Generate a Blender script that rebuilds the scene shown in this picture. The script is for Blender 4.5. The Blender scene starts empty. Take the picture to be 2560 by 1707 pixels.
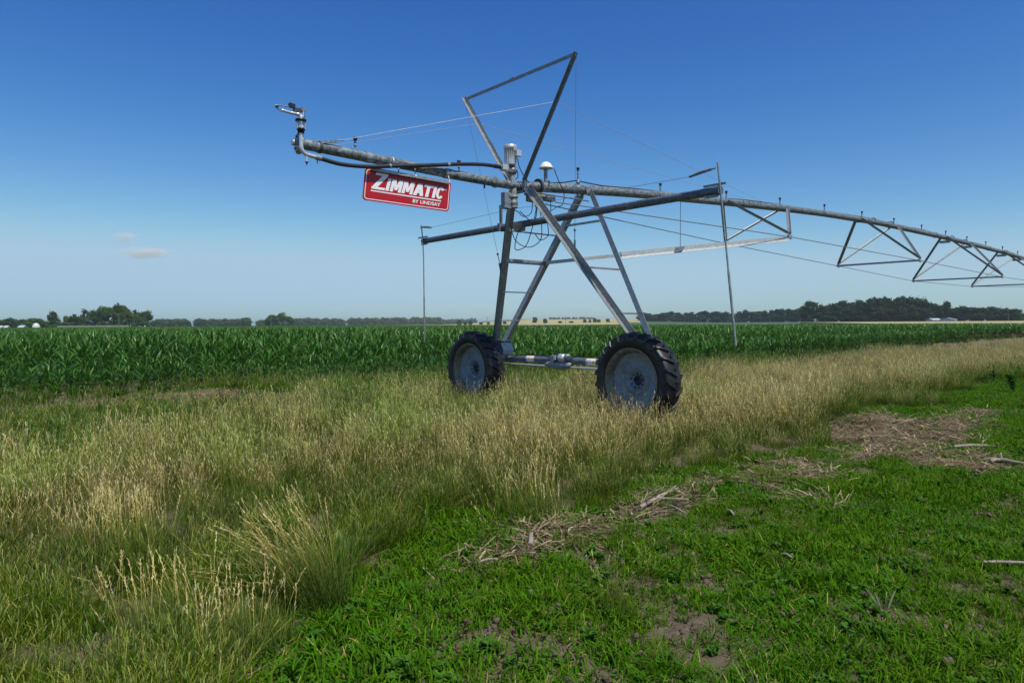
import bpy, bmesh, math, random
import numpy as np
from mathutils import Vector, Matrix
rnd = random.Random(7)
rng = np.random.default_rng(11)
sc = bpy.context.scene
COL = sc.collection
R = math.radians
# ------------------------------------------------------------------ camera, world, sun, exposure
F = 1707.0; CH = 1.6
pitch, roll = R(-1.49), R(0.38)
fw = np.array([0, math.cos(pitch), math.sin(pitch)]); rx = np.array([1., 0, 0]); ux = np.cross(rx, fw)
cr = rx*math.cos(roll) - ux*math.sin(roll); cu = ux*math.cos(roll) + rx*math.sin(roll)
CP = np.array([0, 0, CH])
cam = bpy.data.cameras.new('camera'); cam.lens = 24.0; cam.sensor_width = 36.0; cam.clip_end = 30000
cam_o = bpy.data.objects.new('camera', cam); COL.objects.link(cam_o); sc.camera = cam_o
M = Matrix([[cr[0], cu[0], -fw[0], 0], [cr[1], cu[1], -fw[1], 0], [cr[2], cu[2], -fw[2], CH], [0, 0, 0, 1]])
cam_o.matrix_world = M
SUN_EL = R(61); sd = np.array([.60, -.80]); SUN_AZ = math.atan2(sd[0], sd[1])
w = bpy.data.worlds.new('World'); sc.world = w; w.use_nodes = True
nt = w.node_tree; bg = nt.nodes['Background']
sky = nt.nodes.new('ShaderNodeTexSky'); sky.sky_type = 'NISHITA'; sky.sun_disc = False
sky.sun_elevation = SUN_EL; sky.sun_rotation = SUN_AZ; sky.altitude = 300; sky.air_density = 1.0; sky.dust_density = 0.6; sky.ozone_density = 3.0
sp = nt.nodes.new('ShaderNodeSeparateColor'); cb = nt.nodes.new('ShaderNodeCombineColor'); nt.links.new(sky.outputs[0], sp.inputs[0])
for i_, (A_, p_, lim_, d_) in enumerate(((.1585, 2.1, 2.6, 1.3), (.335, 1.5, 3.8, 1.2), (.935, .918, 4.9, 1.2))):      # deep clear-day blue: the same sky, graded per channel
    mp_ = nt.nodes.new('ShaderNodeMath'); mp_.operation = 'POWER'; mp_.inputs[1].default_value = p_
    mm_ = nt.nodes.new('ShaderNodeMath'); mm_.operation = 'MULTIPLY'; mm_.inputs[1].default_value = A_
    mi_ = nt.nodes.new('ShaderNodeMath'); mi_.operation = 'SMOOTH_MIN'; mi_.inputs[1].default_value = lim_; mi_.inputs[2].default_value = d_
    nt.links.new(sp.outputs[i_], mp_.inputs[0]); nt.links.new(mp_.outputs[0], mm_.inputs[0]); nt.links.new(mm_.outputs[0], mi_.inputs[0]); nt.links.new(mi_.outputs[0], cb.inputs[i_])
nt.links.new(cb.outputs[0], bg.inputs[0]); bg.inputs[1].default_value = 0.13
sl = bpy.data.lights.new('sun', 'SUN'); sl.energy = 4.0; sl.angle = R(0.53); sl.color = (1, .95, .82)
so = bpy.data.objects.new('sun', sl); COL.objects.link(so)
sdir = Vector((sd[0]*math.cos(SUN_EL), sd[1]*math.cos(SUN_EL), math.sin(SUN_EL)))
so.rotation_euler = sdir.to_track_quat('Z', 'Y').to_euler(); so.location = sdir*60
sc.view_settings.view_transform = 'Standard'; sc.view_settings.look = 'None'
sc.view_settings.exposure = 0.25; sc.view_settings.gamma = 1.0
cy = sc.cycles
cy.use_denoising = True; cy.max_bounces = 6; cy.diffuse_bounces = 3; cy.glossy_bounces = 3
cy.transmission_bounces = 4; cy.transparent_max_bounces = 8; cy.volume_bounces = 1; cy.use_adaptive_sampling = True
cy.adaptive_threshold = 0.015
sc.render.film_transparent = False

# ------------------------------------------------------------------ geometry of the view, used to place things on the real ground
def ray(px, py): return (px-1280)/F*cr - (py-853.5)/F*cu + fw
def project(x, y, z=0.0):
    d = np.stack([np.asarray(x, float), np.asarray(y, float), np.asarray(z, float)+np.zeros_like(np.asarray(x, float))-CH], -1)
    zz = np.maximum(d@fw, .05); return 1280+F*(d@cr)/zz, 853.5-F*(d@cu)/zz, d@fw
def gpt(px, py):
    d = ray(px, py); t = -CH/d[2]; return CP+t*d
def dist_pt(px, D):
    d = ray(px, 812-px*.0066); d = d/math.hypot(d[0], d[1]); return d[0]*D, d[1]*D
def vnoise(x, y, s, seed=0):
    x = np.asarray(x)/s; y = np.asarray(y)/s
    xi = np.floor(x).astype(np.int64); yi = np.floor(y).astype(np.int64); fx = x-xi; fy = y-yi
    fx = fx*fx*(3-2*fx); fy = fy*fy*(3-2*fy)
    def h(a, b):
        n = (a*374761393+b*668265263+seed*974634777) & 0x7fffffff
        n = (n ^ (n >> 13))*1274126177 & 0x7fffffff
        return ((n ^ (n >> 16)) & 0xffff)/65535.0
    return (h(xi, yi)*(1-fx)+h(xi+1, yi)*fx)*(1-fy)+(h(xi, yi+1)*(1-fx)+h(xi+1, yi+1)*fx)*fy
def inpoly(px, py, poly):
    ins = np.zeros(np.shape(px), bool); n = len(poly)
    for i in range(n):
        x0, y0 = poly[i]; x1, y1 = poly[(i+1) % n]
        c = ((y0 > py) != (y1 > py)) & (px < (x1-x0)*(py-y0)/((y1-y0) if y1 != y0 else 1e-9)+x0)
        ins ^= c
    return ins
def smooth(a, b, x):
    t = np.clip((x-a)/(b-a), 0, 1); return t*t*(3-2*t)
def gz(x, y):
    x = np.asarray(x, float); y = np.asarray(y, float); r = np.hypot(x, y)
    n = (vnoise(x, y, 2.3, 1)-.5)*.07+(vnoise(x, y, .6, 2)-.5)*.03+(vnoise(x, y, .17, 3)-.5)*.018
    n = n*(1-smooth(45, 90, r))
    ang = np.degrees(np.arctan2(x, y))
    rise = smooth(-6, 2, ang)*(1-smooth(11, 20, ang))
    rr = smooth(5, 12, ang)*(1-smooth(60, 80, ang))*smooth(130, 340, r)
    return n+rise*smooth(380, 1500, r)*9.5+rr*(.45+.5*smooth(13, 19, ang))

# ------------------------------------------------------------------ tagging
def tag(o, label=None, cat=None, group=None, kind=None):
    if label: o['label'] = label
    if cat: o['category'] = cat
    if group: o['group'] = group
    if kind: o['kind'] = kind
    return o
def empty(name, loc=(0, 0, 0), rz=0, parent=None):
    o = bpy.data.objects.new(name, None); COL.objects.link(o); o.location = loc; o.rotation_euler = (0, 0, rz); o.empty_display_size = .2
    if parent: o.parent = parent
    return o

# ------------------------------------------------------------------ materials
def mat(name):
    m = bpy.data.materials.new(name); m.use_nodes = True; nt = m.node_tree
    return m, nt, nt.nodes['Principled BSDF']
def N(nt, t, **k):
    n = nt.nodes.new(t)
    for a, b in k.items(): setattr(n, a, b)
    return n
def ramp(nt, fac, stops):
    r = N(nt, 'ShaderNodeValToRGB'); e = r.color_ramp.elements
    while len(e) < len(stops): e.new(.5)
    for q, (p, c) in zip(e, stops): q.position = p; q.color = (*c, 1) if len(c) == 3 else c
    nt.links.new(fac, r.inputs[0]); return r.outputs[0]
def noise(nt, scale, detail=4, rough=.6, co='Object', stretch=None):
    tc = N(nt, 'ShaderNodeTexCoord'); n = N(nt, 'ShaderNodeTexNoise'); n.inputs['Scale'].default_value = scale
    n.inputs['Detail'].default_value = detail; n.inputs['Roughness'].default_value = rough
    src = tc.outputs[co]
    if stretch:
        mp = N(nt, 'ShaderNodeMapping'); mp.inputs['Scale'].default_value = stretch; nt.links.new(src, mp.inputs[0]); src = mp.outputs[0]
    nt.links.new(src, n.inputs['Vector']); return n.outputs[0]
def bump(nt, b, h, s=.3, d=.01):
    n = N(nt, 'ShaderNodeBump'); n.inputs['Strength'].default_value = s; n.inputs['Distance'].default_value = d
    nt.links.new(h, n.inputs['Height']); nt.links.new(n.outputs[0], b.inputs['Normal'])
def simple(name, c, rough=.6, metal=0, var=.15, scale=12, bmp=0):
    m, nt, b = mat(name); f = noise(nt, scale)
    c = np.array(c)
    nt.links.new(ramp(nt, f, [(.3, tuple(c*(1-var))), (.7, tuple(np.minimum(c*(1+var), 1)))]), b.inputs['Base Color'])
    b.inputs['Roughness'].default_value = rough; b.inputs['Metallic'].default_value = metal
    if bmp: bump(nt, b, f, bmp)
    return m
def galv(name, lo, hi, rough=.5, metal=.35, stain=None):
    m, nt, b = mat(name); tc = N(nt, 'ShaderNodeTexCoord')
    v = N(nt, 'ShaderNodeTexVoronoi'); v.inputs['Scale'].default_value = 26; nt.links.new(tc.outputs['Object'], v.inputs['Vector'])
    f = noise(nt, 17, 8, .75)
    mx = N(nt, 'ShaderNodeMix'); mx.inputs[0].default_value = .35
    hs = N(nt, 'ShaderNodeSeparateColor'); nt.links.new(v.outputs['Color'], hs.inputs[0])
    nt.links.new(f, mx.inputs[2]); nt.links.new(hs.outputs[0], mx.inputs[3])
    c = ramp(nt, mx.outputs[0], [(.33, lo), (.68, hi)])
    if stain:
        f2 = noise(nt, 3.1, 5, .7); g = ramp(nt, f2, [(.52, (0, 0, 0)), (.68, (1, 1, 1))])
        m2 = N(nt, 'ShaderNodeMix', data_type='RGBA'); nt.links.new(g, m2.inputs[0]); nt.links.new(c, m2.inputs[6]); m2.inputs[7].default_value = (*stain, 1); c = m2.outputs[2]
    nt.links.new(c, b.inputs['Base Color'])
    rr = N(nt, 'ShaderNodeMapRange'); rr.inputs[3].default_value = rough-.12; rr.inputs[4].default_value = rough+.15
    nt.links.new(f, rr.inputs[0]); nt.links.new(rr.outputs[0], b.inputs['Roughness'])
    b.inputs['Metallic'].default_value = metal; bump(nt, b, f, .12, .004)
    return m
MT = {}
MT['pipe'] = galv('galvanised pipe', (.07, .088, .095), (.27, .30, .31), .5, .35)
MT['steel'] = galv('galvanised steel', (.17, .19, .20), (.28, .30, .31), .45, .35)
MT['bright'] = galv('bright galvanised steel', (.25, .27, .28), (.36, .38, .39), .40, .45)
MT['pale'] = galv('pale galvanised channel', (.30, .325, .335), (.41, .43, .43), .5, .2)
MT['blue_pipe'] = galv('weathered blue grey pipe', (.075, .095, .12), (.14, .165, .20), .45, .15)
MT['rim'] = galv('galvanised rim with painted grass reflection', (.16, .145, .11), (.28, .26, .20), .5, .3, (.17, .11, .05))  # tan tone: reflected dry grass put into the galvanised colour
MT['disc'] = galv('weathered wheel disc', (.20, .225, .24), (.29, .315, .33), .55, .15, (.17, .18, .17))
MT['rusty'] = galv('stained galvanised riser', (.20, .21, .20), (.38, .38, .36), .6, .2, (.30, .24, .07))
MT['rod'] = simple('dull steel rod', (.20, .19, .19), .5, .4)
MT['wire'] = simple('bright wire rope', (.42, .40, .39), .45, .3)
MT['hose'] = simple('black hose rubber', (.018, .019, .024), .45, 0, .2)
MT['plastic'] = simple('black plastic', (.015, .015, .017), .4)
MT['blue'] = simple('blue nozzle plastic', (.02, .10, .35), .4)
MT['alu'] = simple('cast aluminium', (.62, .63, .64), .35, .55, .08)
MT['clear'] = simple('clear grey cylinder', (.55, .60, .64), .2, .2, .1)
MT['white'] = simple('white plastic', (.74, .72, .68), .45, 0, .04)
MT['box'] = simple('grey cabinet enamel', (.17, .20, .24), .45, .1, .08)
MT['gear'] = simple('cast grey gearbox', (.27, .29, .31), .5, .35, .12)
MT['red'] = simple('red sign enamel', (.42, .004, .011), .4, 0, .03, 4)
MT['sign_white'] = simple('white sign lettering', (.78, .80, .82), .4, 0, .02)
MT['orange'] = simple('orange warning band', (.75, .16, .03), .5)
MT['yellow'] = simple('yellow warning triangle', (.75, .50, .04), .5)
MT['dark'] = simple('dark print', (.05, .05, .06), .6)
MT['wood'] = simple('weathered wood', (.25, .215, .17), .85, 0, .3, 25, .3)
MT['pole'] = simple('grey pole wood', (.12, .10, .085), .9, 0, .2, 5)
MT['bark'] = simple('bark', (.10, .08, .06), .9, 0, .3, 6, .4)
MT['siding'] = simple('white painted siding', (.55, .56, .57), .5, 0, .05, 2)
MT['roof'] = simple('pale metal roof', (.55, .58, .62), .4, .2, .05, 2)
MT['fence'] = simple('grey boards', (.21, .20, .19), .85, 0, .2, 2)
def rubber():
    m, nt, b = mat('tyre rubber'); f = noise(nt, 5, 6, .65)
    nt.links.new(ramp(nt, f, [(.35, (.007, .007, .008)), (.62, (.013, .0125, .0125)), (.84, (.040, .034, .028))]), b.inputs['Base Color'])
    b.inputs['Roughness'].default_value = .48; bump(nt, b, f, .2, .006); return m
MT['rubber'] = rubber()
def leafmat(name, stops, attr='h', rough=.5, trans=.3, tvar=.35, tintshift=(1.35, .92, .5), spec=.06):
    """blade colour along its own length (base to tip), varied per blade ('rnd') and per plant ('tint' on the instance)"""
    m, nt, b = mat(name); L = nt.links.new
    a = N(nt, 'ShaderNodeAttribute', attribute_name=attr); c = ramp(nt, a.outputs['Fac'], stops)
    r_ = N(nt, 'ShaderNodeAttribute', attribute_name='rnd')
    ti = N(nt, 'ShaderNodeAttribute', attribute_name='tint', attribute_type='INSTANCER')
    hs = N(nt, 'ShaderNodeHueSaturation')
    mr = N(nt, 'ShaderNodeMapRange'); mr.inputs[3].default_value = 1-tvar; mr.inputs[4].default_value = 1+tvar; L(r_.outputs['Fac'], mr.inputs[0]); L(mr.outputs[0], hs.inputs['Value'])
    L(c, hs.inputs['Color'])
    mx = N(nt, 'ShaderNodeMix', data_type='RGBA', blend_type='MULTIPLY'); L(ti.outputs['Fac'], mx.inputs[0]); L(hs.outputs[0], mx.inputs[6]); mx.inputs[7].default_value = (*tintshift, 1)
    L(mx.outputs[2], b.inputs['Base Color']); b.inputs['Roughness'].default_value = rough; b.inputs['Specular IOR Level'].default_value = spec
    tr = N(nt, 'ShaderNodeBsdfTranslucent'); ms = N(nt, 'ShaderNodeMixShader'); ms.inputs[0].default_value = trans
    L(mx.outputs[2], tr.inputs[0]); L(b.outputs[0], ms.inputs[1]); L(tr.outputs[0], ms.inputs[2])
    L(ms.outputs[0], nt.nodes['Material Output'].inputs[0]); return m
MT['lawn'] = leafmat('lawn blade', [(0, (.036, .095, .003)), (.6, (.052, .165, .003)), (1, (.095, .225, .005))], rough=.6)
MT['stem'] = leafmat('dry grass stem', [(0, (.06, .11, .010)), (.35, (.15, .16, .022)), (.75, (.36, .29, .075)), (1, (.48, .39, .13))], rough=.6, trans=.2, tintshift=(.55, .95, .45))
MT['head'] = leafmat('dry seed head', [(0, (.55, .465, .22)), (1, (.70, .60, .33))], rough=.7, trans=.3, tintshift=(.6, .9, .5))
MT['leafblade'] = leafmat('green basal blade', [(0, (.04, .08, .010)), (.6, (.075, .14, .014)), (1, (.17, .18, .035))], rough=.5, trans=.3)
MT['bluegrass'] = leafmat('fine dark blade', [(0, (.05, .095, .012)), (1, (.105, .155, .026))], rough=.7)
MT['foxtail'] = leafmat('green seed spike', [(0, (.10, .19, .05)), (1, (.20, .27, .10))], rough=.7)
MT['corn'] = leafmat('maize leaf', [(0, (.10, .20, .015)), (.25, (.048, .145, .015)), (1, (.058, .155, .020))], rough=.38, trans=.25, tvar=.25, spec=.35, tintshift=(1.6, 1.15, .8))
MT['cstalk'] = leafmat('maize stalk', [(0, (.09, .15, .04)), (1, (.05, .12, .025))], rough=.5, trans=.05)
MT['weed'] = leafmat('broad weed leaf', [(0, (.04, .12, .014)), (1, (.07, .19, .022))], rough=.5)
MT['straw'] = leafmat('straw', [(0, (.19, .145, .09)), (1, (.30, .245, .155))], rough=.8, trans=.05, tvar=.6, tintshift=(.55, .5, .45))
MT['foliage'] = leafmat('tree foliage', [(0, (.035, .075, .012)), (.5, (.060, .115, .020)), (1, (.095, .16, .030))], rough=.6, trans=.25, tvar=.3)
MT['foliage_shaded'] = leafmat('foliage with painted shade', [(0, (.016, .034, .014)), (.5, (.026, .052, .018)), (1, (.045, .078, .026))], rough=.6, trans=.2, tvar=.3)  # shaded copy of the tree foliage, the shade put into its colour
MT['foliage_pale'] = leafmat('pale foliage', [(0, (.06, .085, .04)), (1, (.12, .15, .075))], rough=.6, trans=.25, tvar=.3)

# ------------------------------------------------------------------ mesh builder
class MB:
    def __init__(s): s.v = []; s.f = []; s.m = []; s.sm = []; s.mats = []
    def mi(s, m):
        if m not in s.mats: s.mats.append(m)
        return s.mats.index(m)
    def add(s, vs, fs, m, smooth=False):
        o = len(s.v); s.v += [tuple(map(float, p)) for p in vs]; k = s.mi(m)
        for f in fs: s.f.append(tuple(i+o for i in f)); s.m.append(k); s.sm.append(smooth)
    def box(s, c, size, m, rot=None):
        c = Vector(c); x, y, z = [a/2 for a in size]; rot = rot or Matrix.Identity(3)
        vs = [c+rot@Vector((a*x, b*y, d*z)) for a in (-1, 1) for b in (-1, 1) for d in (-1, 1)]
        s.add(vs, [(0, 1, 3, 2), (4, 6, 7, 5), (0, 4, 5, 1), (2, 3, 7, 6), (0, 2, 6, 4), (1, 5, 7, 3)], m)
    def tube(s, pts, r, m, n=12, cap=True, smooth=True):
        pts = [Vector(p) for p in pts]; k = len(pts); rs = r if hasattr(r, '__len__') else [r]*k
        vs = []; prev = None
        for i, p in enumerate(pts):
            d = (pts[min(i+1, k-1)]-pts[max(i-1, 0)]).normalized()
            if prev is None:
                a = Vector((0, 0, 1)) if abs(d.z) < .9 else Vector((1, 0, 0)); e1 = d.cross(a).normalized()
            else: e1 = (prev-d*prev.dot(d)).normalized()
            prev = e1; e2 = d.cross(e1)
            for j in range(n):
                t = 2*math.pi*j/n; vs.append(p+(e1*math.cos(t)+e2*math.sin(t))*rs[i])
        fs = [(i*n+j, i*n+(j+1) % n, (i+1)*n+(j+1) % n, (i+1)*n+j) for i in range(k-1) for j in range(n)]
        s.add(vs, fs, m, smooth)
        if cap: s.add(vs[:n], [tuple(range(n))[::-1]], m); s.add(vs[-n:], [tuple(range(n))], m)
    def lathe(s, prof, m, n=48, c=(0, 0, 0), axis='x', smooth=True):
        """prof: (a, r) along the axis; revolved"""
        vs = []
        for a, r in prof:
            for j in range(n):
                t = 2*math.pi*j/n; y, z = r*math.cos(t), r*math.sin(t)
                p = {'x': (a, y, z), 'y': (y, a, z), 'z': (y, z, a)}[axis]
                vs.append((p[0]+c[0], p[1]+c[1], p[2]+c[2]))
        fs = [(i*n+j, i*n+(j+1) % n, (i+1)*n+(j+1) % n, (i+1)*n+j) for i in range(len(prof)-1) for j in range(n)]
        s.add(vs, fs, m, smooth)
    def angle(s, A, B, d1, d2, wd, t, m):
        """L section from A to B with flanges towards d1 and d2"""
        A, B = Vector(A), Vector(B); ax = (B-A).normalized()
        e1 = Vector(d1); e1 = (e1-ax*e1.dot(ax)).normalized(); e2 = Vector(d2); e2 = (e2-ax*e2.dot(ax)-e1*e2.dot(e1)).normalized()
        pr = [(0, 0), (wd, 0), (wd, t), (t, t), (t, wd), (0, wd)]
        vs = [P+e1*a+e2*b for P in (A, B) for a, b in pr]
        fs = [(i, (i+1) % 6, 6+(i+1) % 6, 6+i) for i in range(6)]+[(0, 1, 2, 3), (0, 3, 4, 5), (6, 9, 8, 7), (6, 11, 10, 9)]
        s.add(vs, fs, m)
    def bar(s, A, B, wd, ht, m, up=(0, 0, 1)):
        A, B = Vector(A), Vector(B); ax = (B-A).normalized(); u = Vector(up); u = (u-ax*u.dot(ax)).normalized(); sd_ = ax.cross(u)
        rot = Matrix((sd_, ax, u)).transposed(); s.box((A+B)/2, (wd, (B-A).length, ht), m, rot)
    def prism(s, pts, d, m):
        """planar polygon extruded by d"""
        n = len(pts); P = [Vector(p) for p in pts]; d = Vector(d)
        s.add(P+[p+d for p in P], [tuple(range(n))[::-1], tuple(range(n, 2*n))]+[(i, (i+1) % n, n+(i+1) % n, n+i) for i in range(n)], m)
    def build(s, name, parent=None, bevel=0, link=True):
        me = bpy.data.meshes.new(name); me.from_pydata(s.v, [], s.f)
        for m in s.mats: me.materials.append(MT[m])
        me.polygons.foreach_set('material_index', s.m); me.polygons.foreach_set('use_smooth', s.sm); me.update()
        bm = bmesh.new(); bm.from_mesh(me); bmesh.ops.recalc_face_normals(bm, faces=bm.faces); bm.to_mesh(me); bm.free()
        o = bpy.data.objects.new(name, me)
        if link: COL.objects.link(o)
        if parent: o.parent = parent
        if bevel:
            b = o.modifiers.new('bevel', 'BEVEL'); b.width = bevel; b.segments = 2; b.limit_method = 'ANGLE'
        return o

# fast numpy strips for leaves and blades
class Strips:
    def __init__(s): s.V = []; s.Fc = []; s.MI = []; s.Hh = []; s.Rn = []; s.n = 0; s.mats = []
    def mi(s, m):
        if m not in s.mats: s.mats.append(m)
        return s.mats.index(m)
    def blades(s, base, az, L, wd, lean0, lean1, m, seg=4, taper=.85, fold=0, g=None, wmid=.35, h0=0, h1=1, twist=0):
        """n blades: lean angle from vertical goes lean0 -> lean1 along the length"""
        n = len(base); t = np.linspace(0, 1, seg+1)
        la = lean0[:, None]+(lean1-lean0)[:, None]*t[None, :]**1.2
        dl = L[:, None]/seg
        hx = np.concatenate([np.zeros((n, 1)), np.cumsum(np.sin((la[:, 1:]+la[:, :-1])/2)*dl, 1)], 1)
        hz = np.concatenate([np.zeros((n, 1)), np.cumsum(np.cos((la[:, 1:]+la[:, :-1])/2)*dl, 1)], 1)
        ca, sa = np.cos(az)[:, None], np.sin(az)[:, None]
        P = np.stack([base[:, 0:1]+hx*ca, base[:, 1:2]+hx*sa, base[:, 2:3]+hz], -1)
        prof = np.where(t < wmid, .55+.45*t/wmid, 1-taper*((t-wmid)/(1-wmid))**1.6) if wmid > 0 else 1-taper*t
        W = wd[:, None]*prof[None, :]/2
        tw = twist*(rng.random(n)-.5)[:, None]*t[None, :] if np.isscalar(twist) else twist[:, None]*t[None, :]
        sx = -np.sin(az[:, None]+tw); sy = np.cos(az[:, None]+tw)
        S = np.stack([sx, sy, np.zeros_like(sx)], -1)*W[..., None]
        if fold:
            up = np.stack([-np.cos(la)*ca, -np.cos(la)*sa, np.sin(la)], -1)*W[..., None]*fold
            cols = [P-S+up, P, P+S+up]
        else: cols = [P-S, P+S]
        k = len(cols); V = np.stack(cols, 2)       # n, seg+1, k, 3
        idx = s.n+np.arange(n*(seg+1)*k).reshape(n, seg+1, k)
        q = np.stack([idx[:, :-1, :-1], idx[:, :-1, 1:], idx[:, 1:, 1:], idx[:, 1:, :-1]], -1).reshape(-1, 4)
        s.V.append(V.reshape(-1, 3)); s.Fc.append(q); s.MI.append(np.full(len(q), s.mi(m)))
        s.Hh.append(np.broadcast_to((h0+(h1-h0)*t)[None, :, None], (n, seg+1, k)).reshape(-1))
        rr = rng.random(n) if g is None else g
        s.Rn.append(np.broadcast_to(rr[:, None, None], (n, seg+1, k)).reshape(-1)); s.n += n*(seg+1)*k
        return P
    def quads(s, C, A, B, m, h=None, g=None):
        """n quads centre C half-axes A,B"""
        n = len(C); V = np.stack([C-A-B, C+A-B, C+A+B, C-A+B], 1)
        q = s.n+np.arange(n*4).reshape(n, 4)
        s.V.append(V.reshape(-1, 3)); s.Fc.append(q); s.MI.append(np.full(n, s.mi(m)))
        s.Hh.append(np.repeat(h if h is not None else rng.random(n), 4)); s.Rn.append(np.repeat(g if g is not None else rng.random(n), 4)); s.n += n*4
    def build(s, name, parent=None, link=True, smooth=True):
        V = np.concatenate(s.V); Q = np.concatenate(s.Fc); me = bpy.data.meshes.new(name)
        me.vertices.add(len(V)); me.vertices.foreach_set('co', V.astype(np.float32).ravel())
        me.loops.add(Q.size); me.loops.foreach_set('vertex_index', Q.astype(np.int32).ravel())
        me.polygons.add(len(Q)); me.polygons.foreach_set('loop_start', np.arange(0, Q.size, 4, dtype=np.int32))
        for m in s.mats: me.materials.append(MT[m])
        me.polygons.foreach_set('material_index', np.concatenate(s.MI).astype(np.int32))
        me.polygons.foreach_set('use_smooth', np.full(len(Q), smooth)); me.update(calc_edges=True)
        for nm, arr in (('h', s.Hh), ('rnd', s.Rn)):
            a = me.attributes.new(nm, 'FLOAT', 'POINT'); a.data.foreach_set('value', np.concatenate(arr).astype(np.float32))
        o = bpy.data.objects.new(name, me)
        if link: COL.objects.link(o)
        if parent: o.parent = parent
        return o
U_ = lambda a, b, n: rng.uniform(a, b, n)

def scatter(name, pts, variants, scl, tint=None, tilt=.12, zs=None):
    """one object; many instances of the variant meshes on its points (geometry nodes)"""
    n = len(pts); me = bpy.data.meshes.new(name); me.vertices.add(n); me.vertices.foreach_set('co', np.asarray(pts, np.float32).ravel())
    rot = np.stack([rng.normal(0, tilt, n), rng.normal(0, tilt, n), U_(0, 6.283, n)], -1)
    if zs is None: zs = np.ones(n)
    S = np.stack([scl, scl, scl*zs], -1)
    def at(nm, ty, arr, f):
        a = me.attributes.new(nm, ty, 'POINT'); a.data.foreach_set(f, np.ascontiguousarray(arr).ravel())
    at('rot', 'FLOAT_VECTOR', rot.astype(np.float32), 'vector'); at('scl', 'FLOAT_VECTOR', S.astype(np.float32), 'vector')
    at('idx', 'INT', rng.integers(0, len(variants), n).astype(np.int32), 'value')
    at('tint', 'FLOAT', (tint if tint is not None else np.zeros(n)).astype(np.float32), 'value')
    o = bpy.data.objects.new(name, me); COL.objects.link(o)
    c = bpy.data.collections.new(name+' kinds')
    for v in variants: c.objects.link(v)
    g = bpy.data.node_groups.new(name, 'GeometryNodeTree')
    g.interface.new_socket('Geometry', in_out='INPUT', socket_type='NodeSocketGeometry'); g.interface.new_socket('Geometry', in_out='OUTPUT', socket_type='NodeSocketGeometry')
    gi = g.nodes.new('NodeGroupInput'); go = g.nodes.new('NodeGroupOutput'); ip = g.nodes.new('GeometryNodeInstanceOnPoints')
    ci = g.nodes.new('GeometryNodeCollectionInfo'); ci.inputs['Collection'].default_value = c; ci.inputs['Separate Children'].default_value = True; ci.inputs['Reset Children'].default_value = True
    def na(nm, ty):
        a = g.nodes.new('GeometryNodeInputNamedAttribute'); a.data_type = ty; a.inputs['Name'].default_value = nm; return a.outputs[0]
    L = g.links.new
    L(gi.outputs[0], ip.inputs['Points']); L(ci.outputs[0], ip.inputs['Instance']); ip.inputs['Pick Instance'].default_value = True
    L(na('idx', 'INT'), ip.inputs['Instance Index']); L(na('scl', 'FLOAT_VECTOR'), ip.inputs['Scale'])
    e2r = g.nodes.new('FunctionNodeEulerToRotation'); L(na('rot', 'FLOAT_VECTOR'), e2r.inputs[0]); L(e2r.outputs[0], ip.inputs['Rotation'])
    L(ip.outputs[0], go.inputs[0])
    md = o.modifiers.new('scatter', 'NODES'); md.node_group = g
    return o

# ================================================================== SETTING
#FIELD_EDGE
EDGE = [(-2200, 1000), (-600, 1000), (0, 995), (150, 990), (400, 978), (600, 968), (900, 962), (1150, 957), (1300, 948), (1500, 935), (1700, 923), (1850, 908), (2000, 893), (2200, 872), (2400, 853), (2560, 842), (3000, 822)]
EDGE_W = np.array([gpt(x, y)[:2] for x, y in EDGE])          # the near edge of the maize on the real ground
FAR_PX = [-1500, 0, 600, 900, 1300, 1700, 2100, 2560, 3000]; FAR_D = [430, 420, 400, 310, 170, 125, 120, 115, 110]
def field_depth(x, y):
    """metres beyond the near edge of the maize (negative: in front of it)"""
    ye = np.interp(x, EDGE_W[:, 0], EDGE_W[:, 1]); return (y-ye)*.8
def in_field(x, y):
    px, py, zz = project(x, y); far = np.interp(px, FAR_PX, FAR_D)
    return (field_depth(x, y) > 0) & (np.hypot(x, y) < far) & (zz > 1)

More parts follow.
